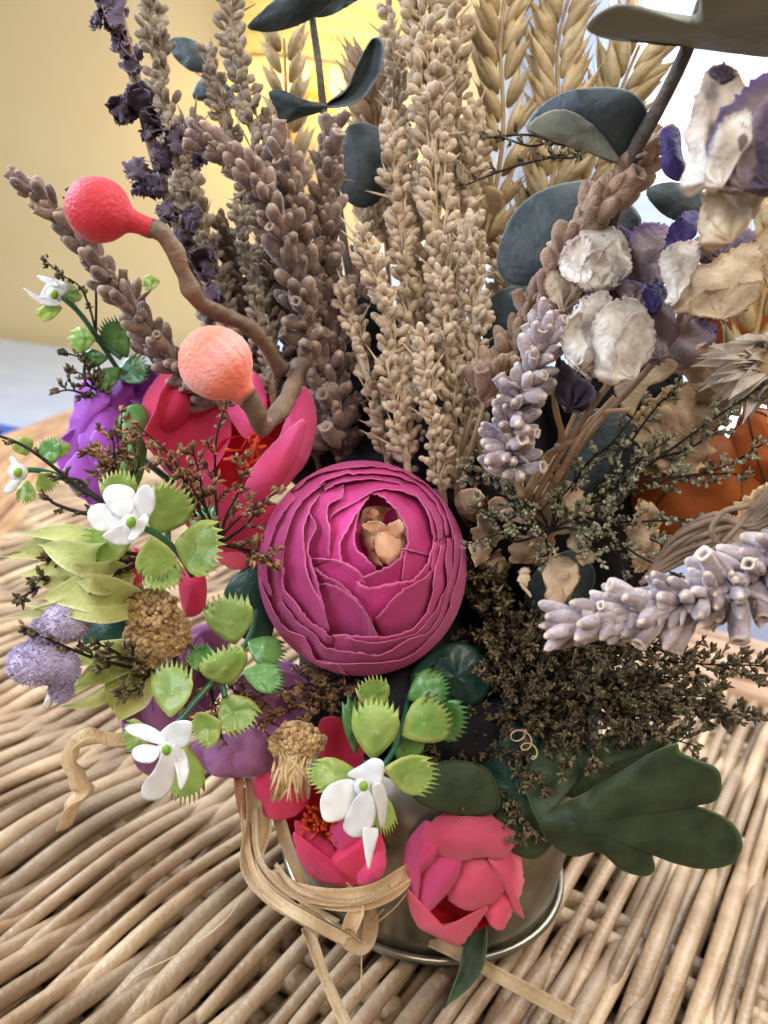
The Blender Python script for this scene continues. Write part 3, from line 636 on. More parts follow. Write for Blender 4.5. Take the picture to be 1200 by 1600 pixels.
# ------------------------------------------------------------------ toothed green sprigs with white blossoms
def toothed(base, tip, wpx, teeth=7):
    b = np.array(base, float); t = np.array(tip, float); L = np.linalg.norm(t - b); a = (t - b) / L; n = np.array([-a[1], a[0]]); w = wpx / 2
    left = [(0.02, .06), (.12, .34), (.28, .68), (.45, .92), (.6, 1.0)]
    pts = [b + a * L * s - n * w * y for s, y in left]
    tt = np.linspace(-1, 1, teeth * 3 + 1)
    for k, u in enumerate(tt):
        rim = .66 + .25 * (1 - abs(u) ** 2.2); tooth = (0, .17, .02)[k % 3] if 0 < k < len(tt) - 1 else 0
        pts.append(b + a * L * (rim + tooth * U(.8, 1.25)) + n * w * u * (1.0 + .5 * tooth))
    pts += [b + a * L * s + n * w * y for s, y in left[::-1]]
    return np.array(pts), b + a * L * .5
GROW = 1.14
def sprig(label, base, stems, leaves, blossom, mat='lime', cat='foliage sprig', dflt=0.):
    h = thing('blossom_sprig', label, cat, base, 'green plastic sprigs with white blossoms')
    for s in stems:
        tube(path(s, 12), .075, 7, mb=(q := MB())); q.build('stem', 'green_stem', h)
    for lf in leaves:
        b, t, wd, d = lf[:4]; kw = dict(lf[4]) if len(lf) > 4 else {}
        m_ = kw.pop('mat', mat); o, c = toothed(b, t, wd * GROW, kw.pop('teeth', 9))
        kw['bulge'] = U(-.04, .14); kw.setdefault('gx', U(-.9, .9)); kw.setdefault('gy', U(-.9, .9)); kw.setdefault('curl', U(-.1, .1)); kw.setdefault('ripple', .04)
        mb = MB(); traced(mb, o, d, sharp=True, center=c, rings=8, tint=U(-1, 1), veins=2, vamp=.03, **kw); mb.build('leaf', m_, h, thick=.02)
    if blossom:
        ctr, d, pets, er = blossom
        f = MB(); lump(f, P(ctr[0], ctr[1], d + .1), .24, .02, nu=14, nv=10); bl = f.build('blossom', 'blossom', h)
        for k, o in enumerate(pets):
            o = np.array(o, float); o = o.mean(0) + (o - o.mean(0)) * 1.13
            mb = MB(); traced(mb, o, d - .05 - .03 * k, bulge=U(-.05, .03), curl=.04, rings=8, n=34, gx=U(-.9, .9), gy=U(-.9, .9), ripple=.03); mb.build('petal', 'blossom', bl, thick=.012)
        lump(MB(), P(ctr[0], ctr[1], d - .28), (.11, .11, .13), .03, nu=12, nv=8).build('eye', 'blossom_eye', bl)
    return h
sprig('toothed lime leaves and open four petal white blossom under the pink peony', P(300, 905, 22), [
    [(300, 900, 21.5), (275, 860, 20.8), (245, 835, 20.2), (210, 818, 19.6)], [(275, 860, 20.8), (320, 840, 21.2)], [(262, 850, 20.5), (262, 800, 20.6)]], [
    ((190, 800), (182, 737), 52, 20.0), ((238, 835), (283, 760), 66, 20.0, dict(gx=.8)), ((210, 838), (136, 852), 64, 19.9, dict(gy=.5)),
    ((238, 838), (246, 905), 56, 19.7), ((272, 848), (345, 862), 80, 20.2), ((240, 862), (264, 920), 56, 20.3), ((322, 846), (318, 788), 42, 21.6, dict(mat='mid_green'))],
    ((205, 816), 19.2, [
        [(164, 775), (172, 762), (190, 760), (206, 767), (209, 782), (203, 800), (188, 806), (172, 792)],
        [(140, 802), (150, 791), (165, 790), (184, 800), (196, 815), (180, 824), (160, 828), (145, 820)],
        [(208, 798), (213, 775), (225, 761), (237, 767), (241, 785), (235, 802), (225, 810), (210, 810)],
        [(188, 822), (203, 828), (208, 842), (195, 850), (175, 847), (164, 836)],
        [(202, 840), (212, 820), (225, 805), (231, 812), (224, 828), (212, 841)]], 8))
sprig('long branching green sprig with drooping white blossom at the lower left', P(400, 960, 22.5), [
    [(400, 955, 22.5), (388, 1000, 21.6), (350, 1045, 20.8), (310, 1090, 20.4), (268, 1140, 20.0)], [(350, 1045, 20.8), (310, 1042, 20.8)], [(345, 1055, 20.8), (352, 1090, 20.6)]], [
    ((368, 1008), (352, 930), 66, 21.0), ((386, 1002), (440, 1030), 44, 21.3, dict(mat='mid_green')), ((362, 1070), (342, 1014), 68, 20.3, dict(gx=.9)),
    ((378, 1050), (442, 1066), 42, 20.8, dict(mat='mid_green')), ((266, 1122), (270, 1036), 58, 20.0, dict(gx=-.6)), ((347, 1128), (302, 1148), 52, 20.3),
    ((348, 1085), (388, 1140), 58, 20.6), ((238, 1150), (192, 1150), 48, 20.7), ((292, 1165), (288, 1250), 54, 20.8), ((332, 1052), (304, 1012), 38, 21.2, dict(mat='mid_green'))],
    ((260, 1172), 19.5, [
        [(200, 1137), (225, 1133), (250, 1146), (258, 1162), (233, 1158), (208, 1148)],
        [(250, 1150), (271, 1131), (296, 1131), (294, 1156), (278, 1170), (258, 1165)],
        [(210, 1171), (229, 1164), (248, 1172), (236, 1190), (212, 1186)],
        [(256, 1178), (273, 1185), (271, 1217), (254, 1243), (229, 1245), (225, 1227), (242, 1204)],
        [(271, 1168), (287, 1175), (294, 1204), (283, 1230), (277, 1208)]], 8))
sprig('toothed lime sprig with hanging white blossom just below the large magenta ranunculus', P(640, 1090, 22.8), [
    [(640, 1085, 22.8), (625, 1150, 21.6), (600, 1195, 20.9), (572, 1222, 20.4)], [(615, 1170, 21.3), (650, 1110, 21.6)]], [
    ((592, 1112), (578, 1060), 46, 21.3), ((582, 1188), (590, 1092), 66, 20.6, dict(bulge=.35)), ((628, 1150), (700, 1108), 66, 20.9, dict(gx=.5)),
    ((668, 1120), (728, 1130), 58, 21.6, dict(mat='mid_green')), ((636, 1092), (700, 1062), 52, 22.0, dict(mat='mid_green')), ((600, 1200), (680, 1218), 56, 20.5),
    ((560, 1206), (482, 1213), 48, 20.6), ((588, 1228), (604, 1300), 34, 20.6), ((622, 1190), (650, 1140), 44, 21.4, dict(mat='mid_green')), ((556, 1180), (546, 1088), 26, 21.3, dict(mat='mid_green', teeth=3))],
    ((568, 1228), 19.9, [
        [(504, 1250), (517, 1229), (546, 1221), (564, 1236), (548, 1267), (525, 1280), (508, 1277)],
        [(540, 1283), (556, 1250), (575, 1240), (584, 1271), (573, 1300), (554, 1305), (541, 1296)],
        [(546, 1210), (567, 1196), (583, 1187), (597, 1194), (595, 1217), (583, 1238), (565, 1220)],
        [(583, 1233), (596, 1227), (604, 1250), (600, 1285), (594, 1286), (588, 1258)],
        [(568, 1298), (580, 1296), (590, 1300), (583, 1330), (576, 1354), (570, 1325)]], 9))
sprig('small green sprig with side turned white blossom at the left edge of the photo', P(90, 750, 22.5), [
    [(130, 770, 23), (95, 745, 22.3), (60, 735, 21.8), (35, 735, 21.4)]], [
    ((42, 712), (32, 684), 30, 21.8), ((85, 725), (72, 686), 34, 22.0, dict(mat='mid_green')), ((62, 738), (80, 765), 34, 21.8), ((42, 750), (40, 786), 28, 22.0), ((95, 715), (98, 690), 24, 22.3)],
    ((28, 738), 21.2, [[(14, 740), (20, 728), (32, 730), (34, 742), (24, 750)], [(16, 718), (22, 716), (32, 730), (26, 734)], [(8, 768), (14, 756), (28, 746), (32, 752), (20, 768)]], 6))
sprig('small green sprig with pale blue white blossom above the violet ranunculus', P(200, 600, 25), [
    [(205, 610, 25), (160, 540, 24), (125, 490, 23.4), (95, 462, 23)], [(150, 530, 24), (190, 560, 24.2)]], [
    ((100, 470), (118, 448), 34, 23.1), ((98, 480), (58, 494), 22, 23.1, dict(teeth=4)), ((150, 530), (108, 532), 36, 23.6, dict(teeth=4)), ((170, 560), (125, 560), 26, 23.8, dict(teeth=4, mat='mid_green')),
    ((190, 575), (150, 604), 30, 24.0, dict(teeth=4, mat='mid_green')), ((200, 560), (165, 500), 40, 24.2, dict(mat='mid_green')), ((250, 440), (222, 442), 22, 24.0, dict(teeth=4)), ((180, 590), (230, 570), 40, 24.4, dict(mat='mid_green'))],
    ((85, 460), 22.9, [[(66, 462), (80, 440), (98, 442), (104, 452), (88, 466)], [(40, 452), (58, 462), (84, 468), (90, 476), (62, 474)], [(60, 432), (80, 436), (90, 446), (74, 444)]], 6))

# teal and dark leaves low in the bouquet
def leaf_thing(name, label, outline, d, mat, cat='leaf', **kw):
    mb = MB(); th = kw.pop('thick', .04); traced(mb, outline, d, **kw); h = mb.build(name, mat, thick=th); tag(h, label, cat); return h
lobed = [(844, 1287), (875, 1258), (908, 1242), (950, 1217), (1000, 1187), (1054, 1160), (1065, 1175), (1117, 1198), (1128, 1221), (1117, 1250), (1089, 1258), (1100, 1262), (1136, 1279), (1158, 1304), (1161, 1329), (1139, 1351), (1087, 1356), (1045, 1346), (1021, 1334), (1024, 1358), (1008, 1370), (971, 1359), (936, 1331), (900, 1339), (867, 1323)]
lb = thing('lobed_leaf', 'broad lobed dark green fabric leaf at the lower right over the wicker', 'leaf', P(850, 1280, 22.5))
petals(lb, [(lobed, 21.6, dict(name='blade', bulge=.25, gx=-.4, gy=.5, veins=9, vamp=.02, rings=18, n=130, center=(905, 1288), crumple=.07, cs=2.2, fray=.2, ripple=.12)),
            ([(821, 1233), (825, 1190), (867, 1133), (908, 1145), (1040, 1150), (1056, 1162), (980, 1200), (930, 1232), (905, 1250), (880, 1246), (850, 1285), (836, 1275)], 22.3, dict(name='folded_blade', bulge=.3, gy=-.5, veins=7, vamp=.05, rings=12, n=80))], 'deep_green')
tube(path([(850, 1285, 22.2), (830, 1220, 22.8), (800, 1120, 24), (770, 1000, 25)], 10), .09, 6, mb=(q := MB())); q.build('stem', 'deep_green', lb)
leaf_thing('dark_leaf', 'dark green leaf in shade above the coral rosebud', [(735, 1260), (745, 1180), (790, 1130), (850, 1150), (870, 1230), (850, 1300), (800, 1320), (770, 1290)], 22.9, 'teal_green', bulge=.3, veins=5, vamp=.05)
leaf_thing('dark_leaf', 'dark teal leaf below the right side of the magenta ranunculus', [(640, 1060), (690, 1010), (740, 1010), (770, 1060), (745, 1100), (690, 1110)], 23.0, 'teal_green', bulge=.25, veins=5, vamp=.06)
leaf_thing('dark_leaf', 'glossy dark green leaf left of the yarrow head', [(130, 1000), (150, 960), (195, 955), (215, 990), (200, 1030), (150, 1030)], 22.0, 'teal_green', bulge=.25)
leaf_thing('dark_leaf', 'blue green leaf touching the left edge of the magenta ranunculus', [(350, 930), (380, 890), (420, 880), (430, 940), (420, 1000), (370, 990)], 23.2, 'teal_green', bulge=.2)
leaf_thing('dark_leaf', 'dark leaf under the white blossom sprig above the rosebud', [(640, 1230), (690, 1190), (760, 1200), (780, 1260), (740, 1275), (670, 1262)], 22.3, 'deep_green', bulge=.2)
leaf_thing('dark_leaf', 'shaded green leaf beside the top of the tin pot', [(770, 1290), (800, 1240), (850, 1250), (870, 1300), (840, 1340), (800, 1330)], 22.7, 'deep_green', bulge=.2)
mb = MB(); s = spline([(752, 1440, 24.0), (742, 1490, 23.7), (725, 1530, 23.2), (695, 1575, 22.6)], 14)
def ribbon(mb, rows, wcm, n=30, twist0=0., twist1=0., cup=.25, tint=0., m=5, wf=None, wdir=None):
    p = path(rows, n); t = unit(np.gradient(p, axis=0)); view = unit(p - CAM); a = unit(np.cross(t, view)); b = np.cross(t, a)
    an = np.linspace(twist0, twist1, n)[:, None] + .25 * np.sin(np.linspace(0, 7, n) + tint * 3)[:, None]
    s_ = np.cos(an) * a + np.sin(an) * b; nn = np.cross(t, s_)
    ww = wcm * (np.ones(n) if wf is None else wf(np.linspace(0, 1, n)))
    u = np.linspace(-1, 1, m)
    v = p[:, None] + u[None, :, None] * s_[:, None] * ww[:, None, None] / 2 + ((u ** 2 - .4) * cup)[None, :, None] * nn[:, None] * ww[:, None, None]
    return mb.add(v.reshape(-1, 3), grid_faces(n, m), tint, np.tile(np.abs(u) * .99, n))
leafy = lambda t: np.sin(np.clip(t * 1.02 + .04, 0, 1) ** .8 * math.pi) ** .8 + .05
ribbon(mb, [(752, 1440, 24.0), (742, 1490, 23.7), (725, 1530, 23.2), (695, 1575, 22.6)], .62, wf=leafy)
h = mb.build('narrow_leaf', 'deep_green', thick=.03); tag(h, 'narrow green blade hanging under the coral rosebud across the pot rim', 'leaf')

# pale plastic grass tuft and straw leaves at the left
gt = thing('grass_tuft', 'pale yellow green grass tuft sticking out at the left below the white blossom', 'foliage', P(200, 905, 21.5))
for i, (a, b, c_, wd) in enumerate([((205, 880), (110, 850), (18, 860), .9), ((205, 890), (100, 868), (0, 870), .35), ((210, 905), (120, 885), (25, 900), .6), ((215, 930), (120, 915), (30, 905), .5),
        ((215, 935), (130, 945), (5, 965), .5), ((200, 860), (120, 835), (30, 833), .5), ((220, 945), (150, 925), (60, 935), 1.0), ((225, 950), (150, 960), (35, 945), .4), ((200, 900), (150, 900), (90, 885), .8), ((205, 870), (130, 870), (60, 850), .9)]):
    mb = MB(); ribbon(mb, [(*a, 21.5), (*b, 20.6 - .1 * i % 1), (*c_, 20.2)], wd, wf=leafy, tint=U(-1, 1), twist0=-.4, twist1=U(-.6, .8)); mb.build('blade', 'pale_straw', gt)
gs = thing('straw_leaf_tuft', 'crumpled cream and green straw leaves beside the lilac woolly buds', 'foliage', P(215, 1040, 22))
for i, (a, b, c_, wd) in enumerate([((225, 1010), (170, 1040), (115, 1075), .8), ((225, 1020), (180, 1075), (175, 1110), 1.0), ((220, 1005), (150, 1020), (85, 1055), .6), ((230, 1030), (200, 1090), (185, 1130), .9), ((210, 1010), (140, 1060), (70, 1110), .35), ((225, 1040), (150, 1090), (90, 1105), .4)]):
    mb = MB(); ribbon(mb, [(*a, 22), (*b, 21.3), (*c_, 21)], wd, wf=leafy, tint=U(-1, 1), twist0=-.5, twist1=U(-.8, .8), cup=.5); mb.build('blade', 'pale_straw', gs)

# ------------------------------------------------------------------ rubbery balls on forked stems
def ball(label, name, ctr, rpx, d, neck, stem_rows, mat, bumpy=0., nrib=46, group='berry picks'):
    c = P(*ctr, d); R = rpx * d / FPX; nk = P(*neck, d + .2)
    h = thing(name, label, 'artificial berry', path(stem_rows, 3)[-1], 'rubbery berries on stems'); ax = unit(nk - c)
    x, y, z = basis(ax, FW); Ld = np.linalg.norm(nk - c)
    pr = [(.01, -1.0), (.3, -.955), (.56, -.83), (.78, -.62), (.93, -.36), (1, -.02), (.98, .22), (.90, .46), (.76, .68), (.57, .86), (.42, .98), (.35, 1.12), (.32, 1.3), (.30, 1.0 * Ld / R)]
    v, f = lathe(pr, 64, (lambda ph, zz: 1 + bumpy * np.cos(nrib * ph) * (np.abs(zz) < .8)))
    v = v * R; v = c + v[:, :1] * x + v[:, 1:2] * y + v[:, 2:3] * z
    v += unit(v - c) * (noise(v, 4.5) * .022 * R)[:, None]
    MB().add(v, f, 0, np.repeat([abs(a[0]) for a in pr], 64)).build('berry', mat, h)
    p = path(stem_rows, 26); r = .27 * R * (1 + .10 * np.sin(np.arange(60) * .55) + .16 * np.exp(-((np.arange(60) % 17 - 8) / 2.) ** 2)); r[0] = .3 * R; p = path(stem_rows, 60)
    tube(p, r, 14, mb=(q := MB()), rib=.08, twist=.05); q.v[0] += (noise(q.v[0], 7) * .018)[:, None]; q.build('stem', 'rubber_stem', h)
    return h
b1 = ball('round red rubbery berry on thick brown stem against the yellow wall', 'red_berry', (153, 328), 50, 18.2, (236, 356),
          [(226, 352, 18.4), (258, 368, 18.5), (285, 425, 18.9), (310, 470, 19.4), (350, 492, 20.2), (400, 520, 21.2), (440, 580, 22.5)], 'rubber_red')
b2 = ball('coral orange rubbery berry in front of the pink peony', 'coral_berry', (336, 567), 57, 18.6, (384, 618),
          [(378, 606, 18.9), (398, 640, 19.3), (408, 664, 19.8), (432, 648, 20.6), (455, 610, 21.8), (470, 570, 23)], 'rubber_coral', bumpy=.022)

# ------------------------------------------------------------------ dried spikes
def away(p, i, n, t, a, b, ang, phi):
    return unit(np.cos(ang)[:, None] * t[i] + np.sin(ang)[:, None] * (np.cos(phi)[:, None] * a[i] + np.sin(phi)[:, None] * b[i]))
def lavender(label, rows, start=.3, whorls=12, per=7, L=.75, mat='lavender_brown', r0=.09, spread=.72, width=1.0, tw=1.0, gap=0, smat=None, group='lavender spikes', flare=None):
    p = path(rows, 60); t, a, b = frames(p); h = thing('lavender_spike', label, 'dried lavender', p[0], group)
    tube(p[:58], np.linspace(r0, r0 * .55, 58), 7, mb=(q := MB())); q.build('stem', smat or 'stalk_grey', h)
    mb = MB()
    for k in range(whorls):
        s = start + (1 - start) * (k / (whorls - .3)) ** (1.0 + gap * .2); i0 = min(58, int(s * 59)); K = per if k < whorls - 2 else max(3, per - 3)
        phi = np.arange(K) * 2 * math.pi / K + k * 1.1 + U(-.3, .3, K); ang = np.clip(spread * (1.05 - .6 * k / whorls) + U(-.34, .34, K), .08, 1.35)
        ii = np.clip(i0 + rng.integers(-1, 2, K), 0, 59); ii = np.clip(ii + rng.integers(-1, 2, K), 0, 59); dirs = away(p, ii, K, t, a, b, ang, phi); sz = L * U(.75, 1.25, K) * (1 - .25 * k / whorls)
        pos = p[ii] + dirs * .04 * width
        hf = rng.random(K) < (.16 if mat == 'lavender_wool' else .10); wv = sz * U(.85, 1.15, K) * tw
        S3 = np.stack([wv, wv, sz], 1); inst(mb, CALYX, pos[hf], dirs[hf], S3[hf]); inst(mb, CALYX2, pos[~hf], dirs[~hf], S3[~hf])
        if k % 2 == 0: inst(mb, NIB, pos[:3], unit(dirs[:3] + rng.normal(size=(3, 3)) * .5), np.array([[L * .3, L * .3, L * U(.5, .95)]] * 3), tint=.7)
        K2 = max(2, K // 2); phi2 = U(0, 6.28, K2); d2 = away(p, np.full(K2, i0), K2, t, a, b, np.full(K2, .9), phi2)
        inst(mb, NIB, p[np.full(K2, i0)], d2, np.stack([np.full(K2, L * .7)] * 2 + [np.full(K2, L * .5)], 1))
    for v_ in mb.v: v_ += unit(rng.normal(size=(1, 3))) * (noise(v_, 9) * .022 * L)[:, None]
    mb.build('flower_head', mat, h); return h
def bead_spike(label, rows, width=.6, size=.28, mat='beige_buds', dens=1.0, tmpl=None, start=.0, name='bud_spike', group='pale dried bud spikes'):
    p = path(rows, 80); t, a, b = frames(p); Ln = np.linalg.norm(np.diff(p, axis=0), axis=1).sum()
    h = thing(name, label, 'dried flower spike', p[0], group)
    tube(p, np.linspace(.11, .04, 80), 7, mb=(q := MB())); q.build('stem', mat, h)
    mb = MB(); nb = int(Ln * 4.6 * dens); tw = MB()
    for k in range(nb):
        s = start + (1 - start) * (k / nb); i = min(78, int(s * 79)); phi = k * 2.4 + U(-.4, .4); taper = (1.02 - s) ** .45
        out = np.cos(phi) * a[i] + np.sin(phi) * b[i]; Lb = U(.55, 1.1) * width * 1.9 * taper + .15
        u = np.linspace(0, 1, 8)[:, None]; q = p[i] + t[i] * Lb * u * 1.25 + out * width * .55 * taper * np.sin(u * math.pi * .5) * U(.6, 1.1)
        tube(q, np.linspace(.045, .025, 8), 4, mb=tw)
        K = int(U(4, 8)); j = np.clip((np.arange(K) / K * 6 + 2).astype(int), 0, 7); tt = unit(np.gradient(q, axis=0))[j]
        rnd = unit(np.cross(tt, rng.normal(size=(K, 3)))); dirs = unit(tt * .9 + rnd * .85 + out * .35)
        inst(mb, tmpl or BEAD, q[j], dirs, np.stack([size * U(.75, 1.1, K) * .84] * 2 + [size * U(1.1, 1.9, K)], 1), tint=U(-1, 1) * .5 + U(-.5, .5, K))
        if k % 2: inst(mb, NIB, q[[2, 5]], unit(tt[[0, -1]] + rng.normal(size=(2, 3)) * .45), np.array([[size * .5, size * .5, size * U(2.2, 4.)]] * 2), tint=.8)
    tw.build('twigs', mat, h); mb.build('buds', mat, h); return h

LV = [
    ('shaded lavender spike behind the stem of the coral berry, right of the red berry stem', [(430, 720, 26.5), (400, 560, 26), (372, 440, 25.6), (345, 350, 25.2)], dict(start=.05, whorls=15, L=.75)),
    ('shaded lavender spike under the dark round eucalyptus leaf by the cream spikes', [(590, 780, 26.8), (578, 640, 26.4), (560, 500, 26), (562, 380, 25.6)], dict(start=.05, whorls=16, L=.75)),
    ('shaded tan lavender spike between the right bud spike and the dark eucalyptus leaf', [(760, 780, 26.8), (780, 660, 26.4), (775, 540, 26), (800, 440, 25.6)], dict(start=.05, whorls=15, L=.75)),
    ('brown lavender spike reaching farthest left past the red berry', [(350, 640, 24), (270, 560, 22.8), (170, 440, 21.6), (100, 345, 21), (38, 288, 20.6)], dict(start=.08, whorls=16, L=.76, per=7)),
    ('brown lavender spike standing upright beside the dark round eucalyptus leaf', [(530, 700, 25), (515, 520, 24), (508, 380, 23.2), (512, 280, 22.8), (519, 208, 22.5)], dict(start=.02, whorls=21, L=.82, per=8)),
    ('brown lavender spike tilting left with big calyxes at its tip', [(500, 640, 25), (470, 470, 23.2), (430, 340, 22), (375, 262, 21.4), (318, 216, 21)], dict(start=.05, whorls=19, L=.88, per=7)),
    ('brown lavender spike whose tip ends below the eucalyptus fork', [(520, 700, 25.2), (490, 500, 24), (468, 360, 22.8), (452, 280, 22.2), (432, 228, 22)], dict(start=.02, whorls=21, L=.82, per=8)),
    ('dark lavender spike deep between the peony and the pale bud spikes', [(500, 740, 26.5), (480, 620, 26), (450, 500, 25.5), (420, 420, 25)], dict(start=.1, whorls=12, L=.8)),
    ('dark lavender spike low behind the forked coral berry stem', [(460, 700, 26.5), (420, 600, 26), (390, 500, 25.6), (360, 430, 25)], dict(start=.1, whorls=12, L=.75)),
    ('dark lavender spike in shade just above the magenta ranunculus', [(560, 780, 26.5), (545, 680, 26.2), (535, 560, 26), (545, 460, 25.6)], dict(start=.1, whorls=14, L=.8)),
    ('short brown lavender spike beside the violet ranunculus', [(300, 640, 25.5), (262, 570, 25), (228, 520, 24.4), (205, 470, 24)], dict(start=.1, whorls=9, L=.8)),
    ('tan lavender spike climbing right beneath the eucalyptus stalk', [(800, 660, 22.5), (850, 520, 21.2), (890, 400, 20), (950, 310, 19.2), (1015, 238, 18.8)], dict(start=.3, whorls=15, L=.98, per=7, mat='lavender_tan', spread=.42, smat='stalk_tan')),
    ('small tan lavender tip with open calyxes left of the woolly lavender', [(722, 740, 22.8), (742, 680, 22.3), (760, 620, 22), (775, 570, 21.8)], dict(start=.62, whorls=5, L=.8, per=7, mat='lavender_tan', smat='stalk_tan', spread=.7)),
    ('tan lavender tip rising behind the woolly lavender spike', [(770, 700, 23.5), (785, 600, 22.5), (812, 520, 22), (840, 455, 21.6)], dict(start=.4, whorls=8, L=.8, per=6, mat='lavender_tan', smat='stalk_tan')),
    ('white woolly lavender spike below the cream dried roses', [(815, 775, 20.8), (798, 700, 20), (812, 625, 19.4), (838, 560, 19), (852, 505, 18.8)], dict(start=.12, whorls=12, L=.74, per=9, tw=.95, mat='lavender_wool', spread=1.1, smat='stalk_tan')),
    ('large lilac grey lavender spike lying across the right edge', [(1400, 790, 18.5), (1260, 860, 18.0), (1140, 920, 17.4), (1010, 950, 17), (900, 975, 17)], dict(start=.12, whorls=20, L=1.1, per=10, mat='lavender_wool', tw=.74, spread=.92, smat='stalk_tan')),
]
for lab, rows, kw in LV: lavender(lab, rows, **kw)
PS = [
    ('fine grey bud spike crossing behind the dried larkspur', [(420, 700, 26), (360, 520, 25.6), (312, 400, 25.2), (270, 300, 25), (262, 220, 24.8)], dict(width=.45, mat='grey_buds', size=.22)),
    ('fine grey bud spike between the lamp and the left lavender tips', [(470, 700, 26.4), (440, 480, 26), (400, 330, 25.6), (352, 190, 25.2), (330, 90, 25)], dict(width=.45, mat='grey_buds', size=.24)),
    ('fine beige bud spike close behind the upright lavender', [(560, 700, 26.6), (545, 520, 26.2), (570, 400, 26), (588, 320, 25.8)], dict(width=.5, size=.24)),
    ('thin bud spike in shade at the foot of the central bunch', [(655, 790, 25), (640, 700, 24.8), (650, 600, 24.6), (690, 500, 24.4)], dict(width=.6, size=.25, mat='grey_buds')),
    ('beige bud spike in front of the tall spike, its tip beside the white curl', [(716, 790, 23.2), (712, 690, 22.8), (700, 560, 22.6), (690, 440, 22.4)], dict(width=.55, size=.27)),
    ('grey beige bud spike at the upper left beside the dark dried larkspur', [(370, 640, 25.5), (325, 470, 25), (290, 320, 24.6), (255, 160, 24.2), (238, 20, 24), (228, -60, 24)], dict(width=.55, mat='grey_buds')),
    ('grey beige bud spike left of the lamp with its tip out of the photo', [(430, 640, 25.8), (420, 440, 25.2), (405, 260, 24.8), (372, 100, 24.4), (345, -50, 24)], dict(width=.55, mat='grey_buds')),
    ('tallest thick beige bud spike rising through the middle of the bouquet', [(700, 790, 24.4), (695, 600, 24), (685, 420, 23.6), (676, 250, 23.4), (664, 90, 23.2), (652, -70, 23)], dict(width=1.15, size=.31, dens=1.5)),
    ('slender cream bud spike with rounded tip in front of the brown lavender', [(640, 750, 23), (622, 640, 22.6), (604, 500, 22.3), (566, 372, 22)], dict(width=.42, size=.27)),
    ('cream bud spike at the right of the central bunch by the round dark leaf', [(762, 770, 23.4), (742, 620, 22.9), (742, 470, 22.6), (738, 355, 22.4)], dict(width=.5, size=.26)),
    ('beige bud spike whose rounded tip touches the dark teal leaf', [(662, 760, 24), (650, 560, 23.8), (628, 380, 23.5), (608, 195, 23.2)], dict(width=.5, size=.29)),
    ('beige bud spike ending beside the middle wheat ear', [(745, 750, 24.8), (712, 560, 24.6), (712, 400, 24.2), (738, 270, 24), (742, 190, 24)], dict(width=.55)),
    ('beige bud spike behind the tallest spike leaning to the lamp', [(640, 640, 25.6), (645, 440, 25.2), (630, 220, 25), (606, 20, 24.8)], dict(width=.6)),
    ('beige bud spike behind the tallest spike leaning to the wheat', [(700, 640, 25.8), (716, 400, 25.4), (716, 200, 25), (708, -30, 24.8)], dict(width=.7)),
    ('grey bud spike low between the berry stem and the lavender', [(400, 680, 25.5), (370, 540, 25), (330, 400, 24.6), (300, 280, 24.4), (300, 210, 24.2)], dict(width=.5, mat='grey_buds')),
    ('short beige bud spike at the left foot of the cream spikes', [(612, 750, 24), (592, 650, 23.6), (562, 540, 23.4), (538, 455, 23.2)], dict(width=.48, size=.24)),
    ('short pale bud spike right above the magenta ranunculus', [(694, 790, 22.9), (684, 710, 22.3), (672, 620, 22), (662, 540, 21.9)], dict(width=.45, size=.24, dens=1.2)),
    ('grey bud spike in front of the lamp stem shadow', [(480, 640, 26), (462, 440, 25.6), (440, 300, 25.2), (425, 200, 25)], dict(width=.5, mat='grey_buds')),
    ('pale bud spike behind the coral berry curving up', [(430, 640, 24.4), (415, 540, 24.2), (395, 430, 24), (372, 330, 23.8)], dict(width=.4, mat='grey_buds', size=.22)),
    ('dim beige bud spike at the back between wheat and tan lavender', [(760, 740, 26), (780, 620, 26), (790, 480, 26), (770, 360, 25.8)], dict(width=.7)),
]
for lab, rows, kw in PS: bead_spike(lab, rows, **kw)

# wheat
def wheat(label, rows, start=.3, L=1.5, wd=.82, mat='straw'):
    p = path(rows, 60); t = unit(np.gradient(p, axis=0)); h = thing('wheat_ear', label, 'wheat', p[0], 'wheat ears')
    tube(p, np.linspace(.10, .05, 60), 6, mb=(q := MB())); q.build('stem', mat, h)
    side = unit(np.cross(t, FW)); Ln = np.linalg.norm(np.diff(p, axis=0), axis=1).sum() * (1 - start); n = int(Ln / .40); mb = MB()
    for k in range(n):
        i = min(58, int((start + (1 - start) * k / n) * 59)); sg_ = 1 if k % 2 else -1
        for j, (o, fr) in enumerate(((.5, -.25), (.55, .25), (.32, 0), (.75, 0.05))):
            d = unit(t[i] + side[i] * sg_ * (o + U(-.08, .08)) - FW * (fr + U(-.12, .12)))
            inst(mb, GLUME, [p[i] + side[i] * sg_ * .12], [d], np.array([[L * .85 * wd, L * .62 * wd, L * U(.75, .95)]]), flat=np.cross(d, FW))
    mb.build('ear', mat, h)
